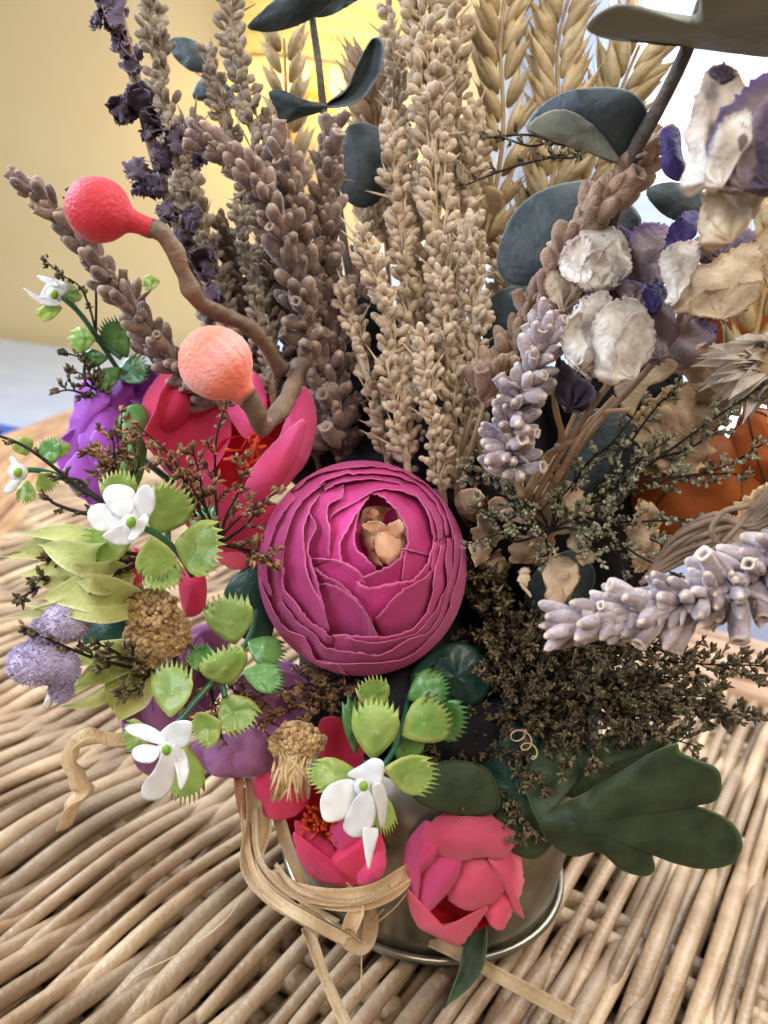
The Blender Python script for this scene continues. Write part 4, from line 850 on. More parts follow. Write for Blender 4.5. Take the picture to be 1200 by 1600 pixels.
for lab, rows, kw in [
    ('golden wheat ear right of the tallest beige spike', [(700, 560, 26), (750, 400, 25.6), (785, 220, 25.2), (782, 60, 25), (800, -70, 25)], {}),
    ('golden wheat ear against the pale curtain gap, left of the big eucalyptus leaf', [(790, 560, 26.5), (845, 380, 26), (872, 200, 25.6), (872, 70, 25.4), (905, -60, 25.2)], dict(L=1.8)),
    ('wide golden wheat ear directly under the big grey eucalyptus leaf', [(850, 480, 27), (900, 330, 26.6), (950, 190, 26), (1000, 70, 25.6)], dict(start=.2, L=2.0)),
    ('wheat ear low behind the folded eucalyptus leaf', [(760, 620, 27), (790, 500, 26.8), (815, 400, 26.6), (850, 270, 26.2)], dict(start=.15)),
    ('small brown wheat ear in front of the glowing lamp', [(470, 420, 28), (458, 280, 27.5), (448, 160, 27.2), (444, 60, 27)], dict(start=.3, L=1.3, wd=.9)),
    ('pale wheat ear at the right edge beside the cream dried flower', [(1150, 650, 22), (1180, 520, 21.6), (1200, 430, 21.4), (1225, 330, 21)], dict(start=.1, L=1.6)),
    ('brown wheat ear beside the curled dark leaf near the lamp', [(610, 480, 27), (600, 330, 26.6), (588, 200, 26.4), (580, 90, 26.2)], dict(start=.2, L=1.7, mat='stalk_tan'))]:
    wheat(lab, rows, **kw)

# dark dried larkspur, upper left
lk = thing('dried_larkspur', 'dark purple dried larkspur stem against the yellow wall at upper left', 'dried flower', P(350, 560, 24.5))
tube(path([(370, 620, 25), (320, 480, 23.8), (285, 380, 23.2), (245, 260, 22.8), (205, 110, 22.6), (165, -30, 22.4)], 30), np.linspace(.14, .11, 30), 7, mb=(q := MB())); q.build('stem', 'stalk_grey', lk)
tube(path([(260, 300, 22.8), (232, 180, 22.6), (200, 60, 22.5), (178, -30, 22.4)], 20), .07, 6, mb=(q := MB())); q.build('side_stem', 'stalk_grey', lk)
for (cx, cy, w_, h_, an) in [(212, 160, 42, 40, -.3), (238, 195, 30, 34, .5), (180, 25, 28, 34, .1), (150, 30, 10, 24, -.7), (215, 260, 34, 26, .5), (240, 290, 30, 26, -.4), (270, 220, 24, 28, .2), (320, 410, 28, 40, .2), (300, 340, 22, 34, .4), (225, 300, 22, 12, .4), (185, 170, 18, 26, .3), (205, 95, 24, 30, .2), (190, 60, 18, 30, .5), (255, 250, 26, 30, .1), (285, 385, 26, 34, .3), (330, 470, 30, 40, .2), (262, 330, 22, 26, .6), (165, -10, 26, 30, .3), (310, 250, 20, 16, .1)]:
    f = MB()
    for k in range(5):
        a0 = U(0, 6.28); pts = []
        for j in range(8):
            th_ = j / 8 * 6.283; r_ = U(.6, 1.25); pts.append((cx + U(-3, 3) + w_ * .5 * r_ * math.cos(th_ + an) + 5 * math.cos(a0), cy + h_ * .66 * r_ * math.sin(th_ + an) + 5 * math.sin(a0)))
        traced(f, pts, 22.5 + U(-.5, .5), gx=U(-2.4, 2.4), gy=U(-2.4, 2.4), crumple=.18, cs=5, bulge=U(-.3, .4), tint=U(-1, 1), n=40, rings=9, fray=2.2, ripple=.12)
    f.build('flower', 'dark_flower', lk, thick=.02)

# ------------------------------------------------------------------ eucalyptus
def euca(label, base, stems, leaves):
    h = thing('eucalyptus_branch', label, 'eucalyptus', base, 'eucalyptus branches')
    for r, r0 in stems: tube(path(r, 16), np.linspace(r0, r0 * .7, 16), 9, mb=(q := MB())); q.build('stem', 'euca_stem', h)
    petals(h, [(o, d, dict(dict(name='leaf', thick=.03, fray=.3, ripple=.05, n=64, rings=12, crumple=.03, cs=1.8, veins=2, vamp=.03), **kw)) for o, d, kw in leaves], 'eucalyptus')
euca('eucalyptus branch with curled leaves in front of the glowing lamp', P(540, 420, 25.5),
     [([(560, 520, 26), (530, 330, 25), (508, 190, 24.4), (498, 100, 24.1), (488, 30, 24), (480, -60, 24)], .13)], [
    ([(387, 42), (408, 18), (455, -18), (520, -40), (540, -20), (500, 18), (460, 42), (420, 50)], 23.6, dict(gy=1.2, bulge=.2)),
    ([(484, 24), (515, 2), (560, -20), (600, -30), (560, 0), (515, 26)], 24.2, dict(gy=1)),
    ([(420, 145), (440, 141), (475, 156), (512, 166), (500, 176), (470, 184), (440, 194), (432, 172)], 24.2, dict(gy=1, bulge=.15)),
    ([(508, 166), (540, 142), (556, 105), (578, 64), (594, 60), (600, 80), (590, 120), (565, 155), (535, 168)], 24.2, dict(gx=-1.0, bulge=-.3, curl=-.2)),
    ([(530, 240), (540, 202), (570, 192), (600, 210), (608, 260), (600, 305), (570, 325), (540, 312), (528, 280)], 24.6, dict(bulge=.3))])
euca('two dark oval eucalyptus leaves half hidden behind the left grey bud spike', P(400, 300, 27), [([(430, 420, 27.5), (380, 250, 27), (330, 130, 26.8), (290, 70, 26.6)], .09)], [
    ([(262, 66), (285, 58), (315, 70), (334, 95), (328, 112), (300, 112), (275, 92)], 26.4, dict(bulge=.2)),
    ([(315, 122), (335, 118), (362, 140), (368, 165), (345, 172), (322, 160), (300, 150)], 26.8, dict(bulge=.2))])
euca('thick eucalyptus branch with a huge pale curled leaf at the top right', P(930, 480, 20.5),
     [([(900, 520, 21), (960, 330, 19.6), (988, 245, 18.6), (1028, 170, 17.8), (1070, 85, 17), (1110, -30, 16)], .19)], [
    ([(915, 45), (935, 22), (975, 6), (1040, 18), (1090, 20), (1105, -40), (1200, -70), (1290, -30), (1290, 75), (1210, 88), (1130, 80), (1050, 70), (985, 58), (940, 56)], 16.2, dict(mat='eucalyptus_pale', gy=2.2, bulge=.35, ripple=.1, center=(1100, 45))),
    ([(930, 50), (1000, 48), (1080, 60), (1060, 72), (1000, 66), (950, 60)], 16.6, dict(gy=.6)),
    ([(823, 200), (838, 172), (870, 150), (912, 138), (975, 140), (1006, 165), (1008, 192), (992, 222), (968, 254), (925, 240), (870, 220), (838, 212)], 18.6, dict(bulge=.35, gy=.8, gx=-.4)),
    ([(826, 200), (850, 178), (885, 172), (925, 195), (955, 230), (966, 252), (925, 240), (870, 220)], 18.2, dict(mat='eucalyptus_pale', gy=.5, bulge=.12))])
euca('eucalyptus leaves dark and round above the cream dried roses', P(830, 640, 23),
     [([(800, 700, 24), (830, 560, 22.8), (870, 440, 22), (960, 330, 21)], .1)], [
    ([(777, 415), (785, 370), (812, 322), (860, 292), (925, 283), (985, 318), (1002, 350), (975, 372), (905, 392), (862, 432), (820, 447), (790, 440)], 21.6, dict(bulge=.3, gx=-.3)),
    ([(1010, 300), (1040, 286), (1085, 292), (1110, 315), (1100, 340), (1060, 345), (1030, 330)], 20.5, dict(bulge=.2)),
    ([(752, 500), (770, 462), (810, 445), (850, 450), (855, 480), (820, 520), (775, 542), (755, 530)], 23, dict(bulge=.2, mat='eucalyptus')),
    ([(880, 700), (900, 650), (960, 640), (1000, 680), (990, 760), (940, 800), (890, 770)], 22.4, dict(bulge=.2)),
    ([(820, 930), (850, 880), (900, 860), (930, 900), (900, 960), (850, 970)], 23.4, dict(bulge=.2))])

# ------------------------------------------------------------------ cream dried roses
def blob(cx, cy, w_, h_, k=9, j=.14, an=0.):
    return [(cx + w_ * U(1 - j * 1.6, 1 + j) * math.cos(2 * math.pi * i / k + an), cy + h_ * U(1 - j * 1.6, 1 + j) * math.sin(2 * math.pi * i / k + an)) for i in range(k)]
def dryrose(label, base, parts, stem=None):
    h = thing('dried_rose', label, 'dried flower', base, 'cream and purple dried roses')
    petals(h, [(o, d, dict(dict(crumple=.13, cs=4.5, thick=.03, fray=1.3, ripple=.14, n=100, rings=22, basal=.85, veins=9, vamp=.055), **kw)) for o, d, kw in parts], 'cream_dry')
    if stem: tube(path(stem, 12), .08, 7, mb=(q := MB())); q.build('stem', 'stalk_tan', h)
dryrose('crumpled off white dried rose, upper of the two beside the tan lavender', P(935, 455, 20), [
    (blob(960, 400, 48, 48), 20.2, dict(mat='mauve_dry', bulge=.2)),
    ([(985, 360), (1010, 350), (1045, 360), (1040, 420), (1025, 460), (990, 450), (975, 410)], 19.6, dict(mat='mauve_dry', bulge=.3)),
    ([(876, 412), (886, 378), (920, 358), (955, 355), (980, 385), (985, 420), (965, 448), (930, 455), (895, 440)], 19.3, dict(bulge=.6, crumple=.14)),
    ([(884, 438), (880, 400), (900, 372), (922, 372), (925, 410), (918, 448)], 18.95, dict(bulge=.1, gx=-1.2, curl=-.1)),
    ([(925, 450), (935, 400), (962, 372), (984, 392), (982, 428), (960, 450)], 18.9, dict(bulge=.1, gx=1.0, curl=-.12)),
    ([(905, 452), (912, 410), (935, 392), (955, 410), (950, 452)], 18.75, dict(bulge=.12, curl=-.1)),
    ([(852, 440), (868, 422), (900, 440), (905, 462), (888, 490), (868, 480)], 19.8, dict(mat='beige_dry', bulge=.2))],
    [(940, 430, 20), (930, 560, 21), (880, 690, 22), (830, 780, 23.5)])
dryrose('bright cream dried rose bud, lowest and most closed, above the woolly lavender', P(950, 600, 19), [
    (blob(960, 480, 60, 40), 19.4, dict(mat='dark_flower', bulge=.2)),
    ([(1000, 480), (1025, 445), (1050, 470), (1052, 530), (1030, 570), (1010, 550)], 19.2, dict(mat='mauve_dry', bulge=.3)),
    ([(1005, 455), (1020, 442), (1035, 450), (1030, 480), (1015, 492)], 18.8, dict(mat='deep_purple', bulge=.15)),
    ([(965, 445), (985, 438), (1010, 455), (1012, 485), (985, 480)], 18.9, dict(mat='mauve_dry', bulge=.15)),
    ([(876, 525), (890, 490), (912, 465), (930, 470), (940, 530), (930, 590), (905, 575), (885, 555)], 18.5, dict(bulge=.3, gx=-.8)),
    ([(905, 500), (920, 462), (950, 458), (960, 500), (955, 570), (930, 590), (912, 560)], 18.4, dict(bulge=.3)),
    ([(925, 510), (945, 478), (980, 462), (1005, 480), (1022, 520), (1015, 558), (985, 585), (955, 602), (930, 580)], 18.3, dict(bulge=.6, gx=.6, crumple=.08)),
    ([(960, 598), (962, 540), (985, 495), (1010, 490), (1022, 530), (1008, 568), (985, 588)], 17.8, dict(bulge=.12, gx=1.0, curl=-.12)),
    ([(885, 560), (880, 520), (900, 490), (912, 500), (915, 560), (905, 580)], 18.1, dict(bulge=.1, gx=-1, curl=-.1)),
    ([(870, 560), (890, 575), (925, 600), (915, 640), (880, 640), (868, 600)], 19.2, dict(mat='dark_flower'))],
    [(955, 595, 19), (915, 650, 19.6), (870, 720, 20.6), (830, 790, 22)])
dryrose('wide beige dried rose with purple folds at the right above the orange husk', P(1110, 495, 19), [
    ([(1075, 385), (1110, 360), (1165, 355), (1182, 372), (1150, 400), (1090, 410)], 19.2, dict(mat='dark_flower', bulge=.2)),
    ([(1045, 360), (1065, 335), (1085, 330), (1095, 350), (1060, 385), (1035, 395)], 18.6, dict(mat='deep_purple', bulge=.2)),
    ([(1036, 395), (1060, 378), (1090, 378), (1092, 410), (1065, 430), (1050, 480), (1036, 440)], 18.2, dict(bulge=.25)),
    ([(1052, 482), (1065, 430), (1110, 408), (1165, 380), (1190, 385), (1190, 440), (1165, 480), (1120, 495), (1075, 492)], 18.4, dict(mat='beige_dry', bulge=.4)),
    ([(1078, 490), (1090, 460), (1150, 445), (1192, 440), (1175, 478), (1140, 498), (1105, 496)], 18.1, dict(mat='beige_dry', bulge=.2, curl=-.15)),
    ([(1180, 380), (1215, 340), (1240, 380), (1240, 440), (1200, 450)], 19, dict(mat='beige_dry'))],
    [(1090, 480, 19), (1010, 580, 20), (920, 680, 21), (850, 790, 22.5)])
dryrose('blue white dried rose with dark tips at the top right edge', P(1130, 310, 16), [
    ([(1075, 300), (1070, 240), (1078, 190), (1090, 140), (1112, 108), (1150, 112), (1170, 150), (1140, 230), (1110, 290)], 15.6, dict(bulge=.35)),
    ([(1110, 290), (1105, 240), (1130, 180), (1170, 130), (1215, 110), (1230, 180), (1200, 260), (1150, 305)], 15.2, dict(bulge=.45, mat='mauve_dry', crumple=.16)),
    ([(1100, 260), (1120, 200), (1160, 170), (1180, 180), (1150, 240), (1115, 300)], 14.9, dict(bulge=.2)),
    ([(1150, 290), (1160, 220), (1200, 150), (1260, 130), (1270, 230), (1220, 300)], 15.0, dict(mat='dark_flower', bulge=.3)),
    ([(1110, 112), (1125, 100), (1140, 104), (1150, 118), (1128, 128)], 15.1, dict(mat='dark_flower', bulge=.1)),
    ([(1105, 300), (1140, 280), (1190, 285), (1195, 300), (1150, 370), (1105, 390), (1090, 350)], 15.8, dict(mat='beige_dry', bulge=.3))],
    [(1125, 340, 16.8), (1085, 450, 20.5), (1000, 600, 22.5), (870, 780, 24)])
leaf_thing('purple_petal', 'single curled dark purple petal beside the eucalyptus stalk', [(1034, 204), (1058, 200), (1066, 240), (1074, 268), (1060, 284), (1036, 268), (1032, 235)], 17.6, 'deep_purple', cat='petal', bulge=.2, crumple=.06, cs=3)
leaf_thing('dried_leaf', 'ragged cream dry leaf under the lowest cream rose', [(965, 600), (1000, 585), (1040, 560), (1062, 570), (1045, 590), (1010, 605), (995, 635), (985, 650), (968, 630)], 20.6, 'beige_dry', bulge=.15, crumple=.12, cs=3)
for k, (o, lab) in enumerate([([(1040, 500), (1100, 500), (1120, 540), (1060, 590), (1030, 560)], 'brown grey dry leaf between the cream rose and the orange husk'),
                              ([(1000, 640), (1060, 600), (1130, 620), (1120, 670), (1050, 700)], 'pale brown dry leaf behind the beaded spray under the strawflower'),
                              ([(1120, 860), (1150, 790), (1200, 760), (1215, 830), (1170, 880)], 'grey brown dry leaf over the lower corner of the orange husk'),
                              ([(985, 830), (1005, 780), (1030, 820), (1020, 880), (990, 890)], 'thin pale dry leaf at the left side of the large orange husk'),
                              ([(1060, 560), (1120, 545), (1180, 580), (1140, 640), (1080, 620)], 'greenish straw leaf between the two orange husks'),
                              ([(990, 650), (1060, 640), (1110, 690), (1080, 740), (1010, 730)], 'olive brown dry leaf above the lower orange husk')]):
    leaf_thing('dried_leaf', lab, o, 21.5, 'mauve_dry' if k == 0 else 'hydrangea', bulge=.2, crumple=.22, cs=4.5, fray=3.5, n=80, rings=18, basal=.6, ripple=.25, veins=6, vamp=.06)

# orange husks
def husk(label, cx, cy, w_, h_, d, ang, n=6):
    c = P(cx, cy, d); h = thing('husk_lantern', label, 'seed husk', c - [0, 0, h_ * d / FPX], 'orange papery husks')
    pr = [(.02, -1.35), (.10, -1.15), (.34, -.9), (.70, -.55), (.95, -.1), (.93, .3), (.66, .68), (.3, .88), (.05, .95)]
    pr = spline(np.array(pr), 26)
    v, f = lathe(pr, 60, lambda ph, z: 1.02 - .10 * np.abs(np.cos(ph * n / 2)) + .04 * np.sin(z * 9 + 2 * ph) )
    ax = unit(np.cos(ang) * YI + np.sin(ang) * XI - FW * .3); x, y, z = basis(ax, FW); s1, s2 = w_ * d / FPX, h_ * d / FPX
    vv = c + v[:, :1] * x * s1 + v[:, 1:2] * y * s1 + v[:, 2:3] * z * s2; vv += unit(vv - c) * (noise(vv, 2.6) * .16)[:, None]
    MB().add(vv, f, noise(vv, .8)).build('husk', 'orange_husk', h)
    mb = MB()
    for k in range(n):
        i = int(k * 60 / n); tube(vv.reshape(26, 60, 3)[1:-1, i] + unit(vv.reshape(26, 60, 3)[1:-1, i] - c) * .01, .035, 5, mb=mb)
    mb.build('ribs', 'husk_rib', h)
husk('orange papery lantern husk behind the beige dried rose at the right edge', 1150, 510, 105, 85, 25, .9)
husk('large orange papery lantern husk behind the dark twiggy spray', 1070, 770, 110, 120, 24.5, .5)
husk('small orange papery husk at the right edge above the stalk bundle', 1185, 700, 55, 60, 23.5, -.4)

# cream strawflower with narrow petals at right edge
sf = thing('strawflower', 'cream strawflower with long narrow petals at the right edge', 'dried flower', P(1190, 640, 21))
mb = MB()
for k in range(46):
    a0 = math.radians(U(95, 300)); L_ = U(90, 150); cx, cy = 1215, 570
    x1, y1 = cx + L_ * math.cos(a0), cy - L_ * .55 * math.sin(a0) + 25
    ribbon(mb, [(cx + U(-20, 20), cy + U(-20, 20), 21), ((cx + x1) / 2, (cy + y1) / 2 - 12, 20.2 + U(-.4, .4)), (x1, y1, 20.6 + U(-.4, .6))], U(.25, .5), n=12, wf=leafy, tint=U(-1, 1), cup=.5)
mb.build('petals', 'cream_dry', sf); lump(MB(), P(1215, 575, 20.6), (.9, .9, .9), .1).build('centre', 'straw', sf)
st = thing('stalk_bundle', 'grey beige dry stalks curving above the lilac grey lavender', 'dried stalks', P(980, 900, 20))
for k in range(7):
    tube(path([(1000 + k * 5, 912 - k * 6, 20), (1060 + U(-4, 4), 880 - k * 8 + U(-3, 3), 19.4 + U(-.2, .2)), (1120 + U(-4, 4), 858 - k * 9 + U(-4, 4), 18.8 + U(-.2, .2)), (1180, 790 + k * 6, 18.4), (1260, 690 + k * 14, 18.2)], 22), .07, 6, mb=(q := MB())); q.build('stalk', 'stalk_grey', st)
    if k == 3: tube(path([(1130, 860, 18.6), (1112, 830, 18.4), (1130, 800, 18.3), (1170, 790, 18.2)], 16), .07, 6, mb=(q := MB())); q.build('tendril', 'stalk_grey', st)
cs_ = thing('rose_stalks', 'tan woody stalks running down from the dried roses', 'dried stalks', P(840, 800, 22.5))
for a_ in ([(840, 800, 22), (880, 730, 20.6), (915, 670, 19.8), (960, 620, 19.4)], [(815, 790, 22), (850, 720, 20.8), (878, 690, 20.2), (868, 640, 19.6), (862, 600, 19.4)], [(860, 790, 22.5), (900, 700, 20.5), (930, 650, 20), (985, 640, 19.8)],
           [(700, 745, 23), (725, 690, 22.6), (740, 640, 22.4)], [(870, 700, 20.3), (905, 680, 20), (925, 655, 19.8)]):
    tube(path(a_, 14), np.linspace(.115, .055, 14) * (1 + .12 * np.sin(np.arange(14) * 2.1)), 8, mb=(q := MB())); q.build('stalk', 'stalk_tan', cs_)

# dried hydrangea scraps
hy = thing('dried_hydrangea', 'crumbled beige dried hydrangea head right of the magenta ranunculus', 'dried flower', P(830, 900, 23.5))
for (cx, cy, w_, h_, d, m_) in [(790, 790, 34, 26, 22.6, 'hydrangea'), (830, 800, 40, 30, 22.4, 'hydrangea'), (880, 770, 40, 30, 22.2, 'hydrangea'), (905, 790, 30, 34, 21.6, 'beige_dry'), (760, 830, 30, 26, 22.8, 'hydrangea'), (815, 860, 28, 24, 22.2, 'hydrangea'),
        (870, 810, 30, 26, 22.0, 'beige_dry'), (845, 850, 26, 34, 22.4, 'hydrangea'), (878, 900, 32, 42, 21.8, 'beige_dry'), (750, 865, 24, 18, 22, 'hydrangea'), (905, 840, 22, 22, 22, 'beige_dry'), (790, 750, 30, 22, 23, 'hydrangea'), (735, 790, 26, 30, 23, 'hydrangea'), (915, 870, 18, 16, 21.8, 'beige_dry'), (820, 905, 10, 26, 21.6, 'beige_dry'), (850, 745, 40, 24, 23, 'hydrangea'), (905, 745, 30, 20, 22.6, 'hydrangea'), (770, 880, 20, 22, 23, 'hydrangea')]:
    mb = MB(); traced(mb, blob(cx, cy, w_, h_, 8, .25, U(0, 1)), d, gx=U(-2.2, 2.2), gy=U(-2.2, 2.2), crumple=.17, cs=5, bulge=U(-.2, .4), ripple=.1, tint=U(-1, 1), rings=8, n=36, fray=.8); mb.build('petal', m_, hy, thick=.02)
for (cx, cy, w_, h_, d) in [(735, 230, 30, 26, 24.6), (700, 100, 40, 40, 26), (740, 320, 46, 36, 25.5), (760, 60, 40, 50, 26), (600, 330, 40, 40, 26.5), (590, 150, 30, 60, 27.2), (690, 160, 30, 40, 25.8)]:
    mb = MB(); traced(mb, blob(cx, cy, w_, h_, 8, .25), d, gx=U(-1, 1), gy=U(-1, 1), crumple=.15, cs=2.8, bulge=.2, rings=8, n=36); h = mb.build('papery_petal', 'hydrangea', thick=.02)
    tag(h, {735: 'pale papery petal beside the middle wheat ear', 700: 'tan papery petal behind the top of the tallest bud spike', 740: 'tan papery petal below the dark twig by the wheat', 760: 'papery petal left of the top wheat ear', 600: 'brown papery petal under the dark teal leaf', 590: 'brown papery petal behind the curled eucalyptus leaf', 690: 'narrow tan petal between bud spike and wheat'}[cx], 'dried petal', 'papery tan petals')

# ------------------------------------------------------------------ dark twiggy sprays
def spray(label, root, tips, budm='filler_bud', side=9, L=1.5, size=.16, r=.045, dens=1.0, name='sea_lavender_spray', jit=.25, tm=None):
    h = thing(name, label, 'dried filler', P(*root), 'twiggy sea lavender sprays'); tw = MB(); bm = MB()
    for tp in tips:
        mids = [((root[0] * (1 - f) + tp[0] * f) + U(-14, 14), (root[1] * (1 - f) + tp[1] * f) + U(-14, 14), root[2] * (1 - f) + tp[2] * f + U(-.2, .2)) for f in (.35, .7)]
        p = path([root, *mids, tp], 30); t, a, b = frames(p); tube(p, np.linspace(r, r * .4, 30), 5, mb=tw)
        ln = np.linalg.norm(p[-1] - p[0]); ns = max(5, int(ln * side * .22 * dens))
        for k in range(ns):
            i = int(6 + 23 * (k + .5) / ns); phi = U(0, 6.28); out = np.cos(phi) * a[i] + np.sin(phi) * b[i]; Ls = L * U(.45, 1) * (1.1 - .6 * k / ns)
            d = unit(t[i] * .8 + out * .9); u = np.linspace(0, 1, 9)[:, None]; q = p[i] + d * Ls * u + YI * .12 * Ls * u ** 2 + rng.normal(size=(9, 3)) * .015
            tube(q, r * .45, 4, mb=tw); K = int(Ls / size * 2.6 * dens) + 3
            uu = U(.15, 1, K); ps = q[(uu * 8).astype(int)]; ds = unit(d + rng.normal(size=(K, 3)) * .6 + YI * .3)
            wk = .8 if tm is not None else 1.15
            inst(bm, NIB if tm is None else tm, ps, ds, np.stack([size * U(.7, 1.1, K) * wk] * 2 + [size * U(.8, 1.5, K)], 1))
        K = 10; inst(bm, NIB, np.repeat(p[-1:], K, 0) + rng.normal(size=(K, 3)) * .05, t[-1] + rng.normal(size=(K, 3)) * .5, size)
    tw.build('twigs', 'filler_twig', h); bm.build('buds', budm, h)
spray('dense dark brown twiggy spray filling the right under the lilac lavender', (735, 1010, 24.5), [
    (1000, 990, 21.5), (1050, 1010, 21.4), (1090, 1060, 21.2), (1195, 1040, 20.8), (1180, 1120, 21), (1140, 1115, 21.2), (1085, 1165, 21.2), (1040, 1130, 21.5), (1000, 1080, 21.6), (960, 1130, 22), (930, 1060, 21.8),
    (900, 1110, 22), (880, 1010, 22), (860, 1070, 22), (830, 1130, 22.4), (950, 1010, 22), (1010, 1150, 22), (900, 1160, 22.2), (800, 1060, 22.4), (840, 980, 22.6), (970, 1060, 21), (1120, 1090, 21)], side=15, L=1.7, size=.17, dens=1.35)
spray('dark spray low between the ranunculus and the big lobed leaf', (740, 960, 25), [(790, 940, 22.4), (760, 1000, 22.2), (775, 1060, 22.4), (740, 1120, 23), (800, 1180, 22.6), (860, 1170, 22.3), (850, 1230, 21.8), (815, 1310, 22.2), (780, 900, 22.8), (760, 860, 22.6), (735, 900, 22.4), (890, 1190, 21.6), (940, 1190, 21.4)], side=15, L=1.4, size=.16, dens=1.2)
spray('green grey beaded spray crossing the orange husks', (880, 800, 22), [(1000, 730, 20.6), (1010, 620, 20.5), (1060, 600, 20.5), (1150, 640, 20.2), (1200, 690, 20.2), (1170, 740, 20.2), (1100, 810, 20.4), (1130, 870, 20.4), (1060, 900, 20.2), (980, 900, 21), (950, 830, 21), (1040, 690, 20.4), (1195, 600, 20)], budm='filler_bud_green', side=9, L=.75, size=.115, dens=1.25, tm=BEAD)
spray('beaded grey green spray over the beige hydrangea', (860, 830, 21.8), [(720, 730, 21), (760, 720, 20.9), (735, 790, 21), (800, 760, 21), (900, 720, 20.6), (950, 780, 20.8), (940, 860, 21), (840, 870, 21.2), (800, 830, 21), (730, 850, 21.2), (870, 770, 20.8)], budm='filler_bud_green', side=9, L=.75, size=.115, dens=1.25, tm=BEAD)
spray('brown budded twig lying over the pink peony', (345, 850, 21.5), [(352, 630, 20.4), (255, 720, 20.4), (215, 665, 21), (240, 700, 20.8), (300, 700, 20.2), (370, 720, 20.4), (395, 795, 20.6), (430, 770, 21), (285, 740, 20.3), (400, 870, 20.8), (430, 880, 21)], budm='filler_bud_brown', side=6, L=.75, size=.17)
spray('brown budded twig in front of the violet ranunculus', (200, 775, 21.2), [(190, 645, 21), (150, 700, 20.8), (175, 680, 20.9), (205, 690, 20.9), (165, 720, 20.7)], budm='filler_bud_brown', side=8, L=.8, size=.18)
spray('bare dark twig reaching out to the left edge', (185, 800, 20.2), [(-20, 675, 19.6), (70, 775, 19.8), (80, 745, 20)], side=3, L=.3, size=.12, r=.07)
spray('dark scaly twig end pointing left over the pale grass tuft', (240, 870, 21.4), [(30, 935, 19.8), (70, 870, 20), (150, 915, 20.2), (55, 905, 20)], side=9, L=.45, size=.2, r=.06)
spray('dark twig threaded through the lilac woolly buds', (240, 1050, 21.4), [(45, 985, 19.6), (160, 1030, 20), (150, 1005, 20), (190, 1080, 20.5), (215, 1040, 20.4)], side=9, L=.5, size=.19, r=.06)
spray('thin dark twig against the blue white bedding at the left', (175, 620, 24.5), [(88, 612, 23.6), (110, 575, 23.6), (140, 590, 23.7), (130, 560, 23.8), (100, 550, 23.6)], side=4, L=.5, size=.16, r=.05)
spray('small dark twig above the pale blue blossom', (150, 520, 24.2), [(72, 408, 23.4), (95, 430, 23.4), (110, 300, 21)], side=5, L=.35, size=.14, r=.04)
spray('dark twig across the wheat beside the tallest beige spike', (960, 220, 24), [(725, 290, 23.6), (785, 215, 23.4), (760, 215, 23.6), (850, 245, 23.4)], side=2, L=.4, size=.16, r=.06)
spray('brown twigs in front of the lilac rose petals', (300, 1000, 22.8), [(240, 1060, 22.2), (290, 1110, 22.1), (210, 1100, 22.3), (330, 1120, 22.0), (390, 1090, 22.2), (350, 1160, 22.0), (420, 1150, 22.2)], budm='filler_bud_brown', side=6, L=.7, size=.15)
spray('dark twigs in shade under the magenta ranunculus', (560, 1050, 23.6), [(560, 1110, 22.6), (600, 1130, 22.7), (480, 1120, 22.4), (450, 1140, 22.4), (620, 1200, 23), (640, 1160, 23), (400, 1090, 22.4), (440, 1110, 22.3), (470, 1080, 22.6), (520, 1100, 22.8), (500, 1060, 22.5), (660, 1090, 23), (420, 1120, 22)], budm='filler_bud_brown', side=9, L=1.0, size=.16)
spray('fine brown spray behind the ranunculus at its upper right', (720, 900, 25), [(640, 720, 23.6), (690, 735, 23.2), (740, 760, 23), (660, 700, 23.8), (710, 700, 23.6), (770, 800, 23)], side=9, L=1.0, size=.16, budm='filler_bud_brown')
spray('dark spray in shade above the coral rosebud', (740, 1090, 23.6), [(700, 1210, 22.7), (660, 1235, 22.8), (640, 1200, 22.8), (720, 1255, 22.7), (760, 1240, 22.6), (690, 1160, 22.8), (650, 1130, 23), (820, 1300, 22.3), (740, 1200, 22.6), (780, 1180, 22.6), (680, 1190, 22.7), (710, 1150, 22.8)], side=11, L=1.1, size=.16, budm='filler_bud')
tube(path([(806 + i * 1.6 + (16 - i * .5) * math.cos(i * .8), 1140 + i * 2.2 + (14 - i * .4) * math.sin(i * .8), 21.7 + .1 * math.sin(i)) for i in range(22)], 120), .022, 5, mb=(q := MB()))
tag(q.build('tendril', 'cream_thread'), 'thin curly tan tendril caught in the dark spray', 'tendril')

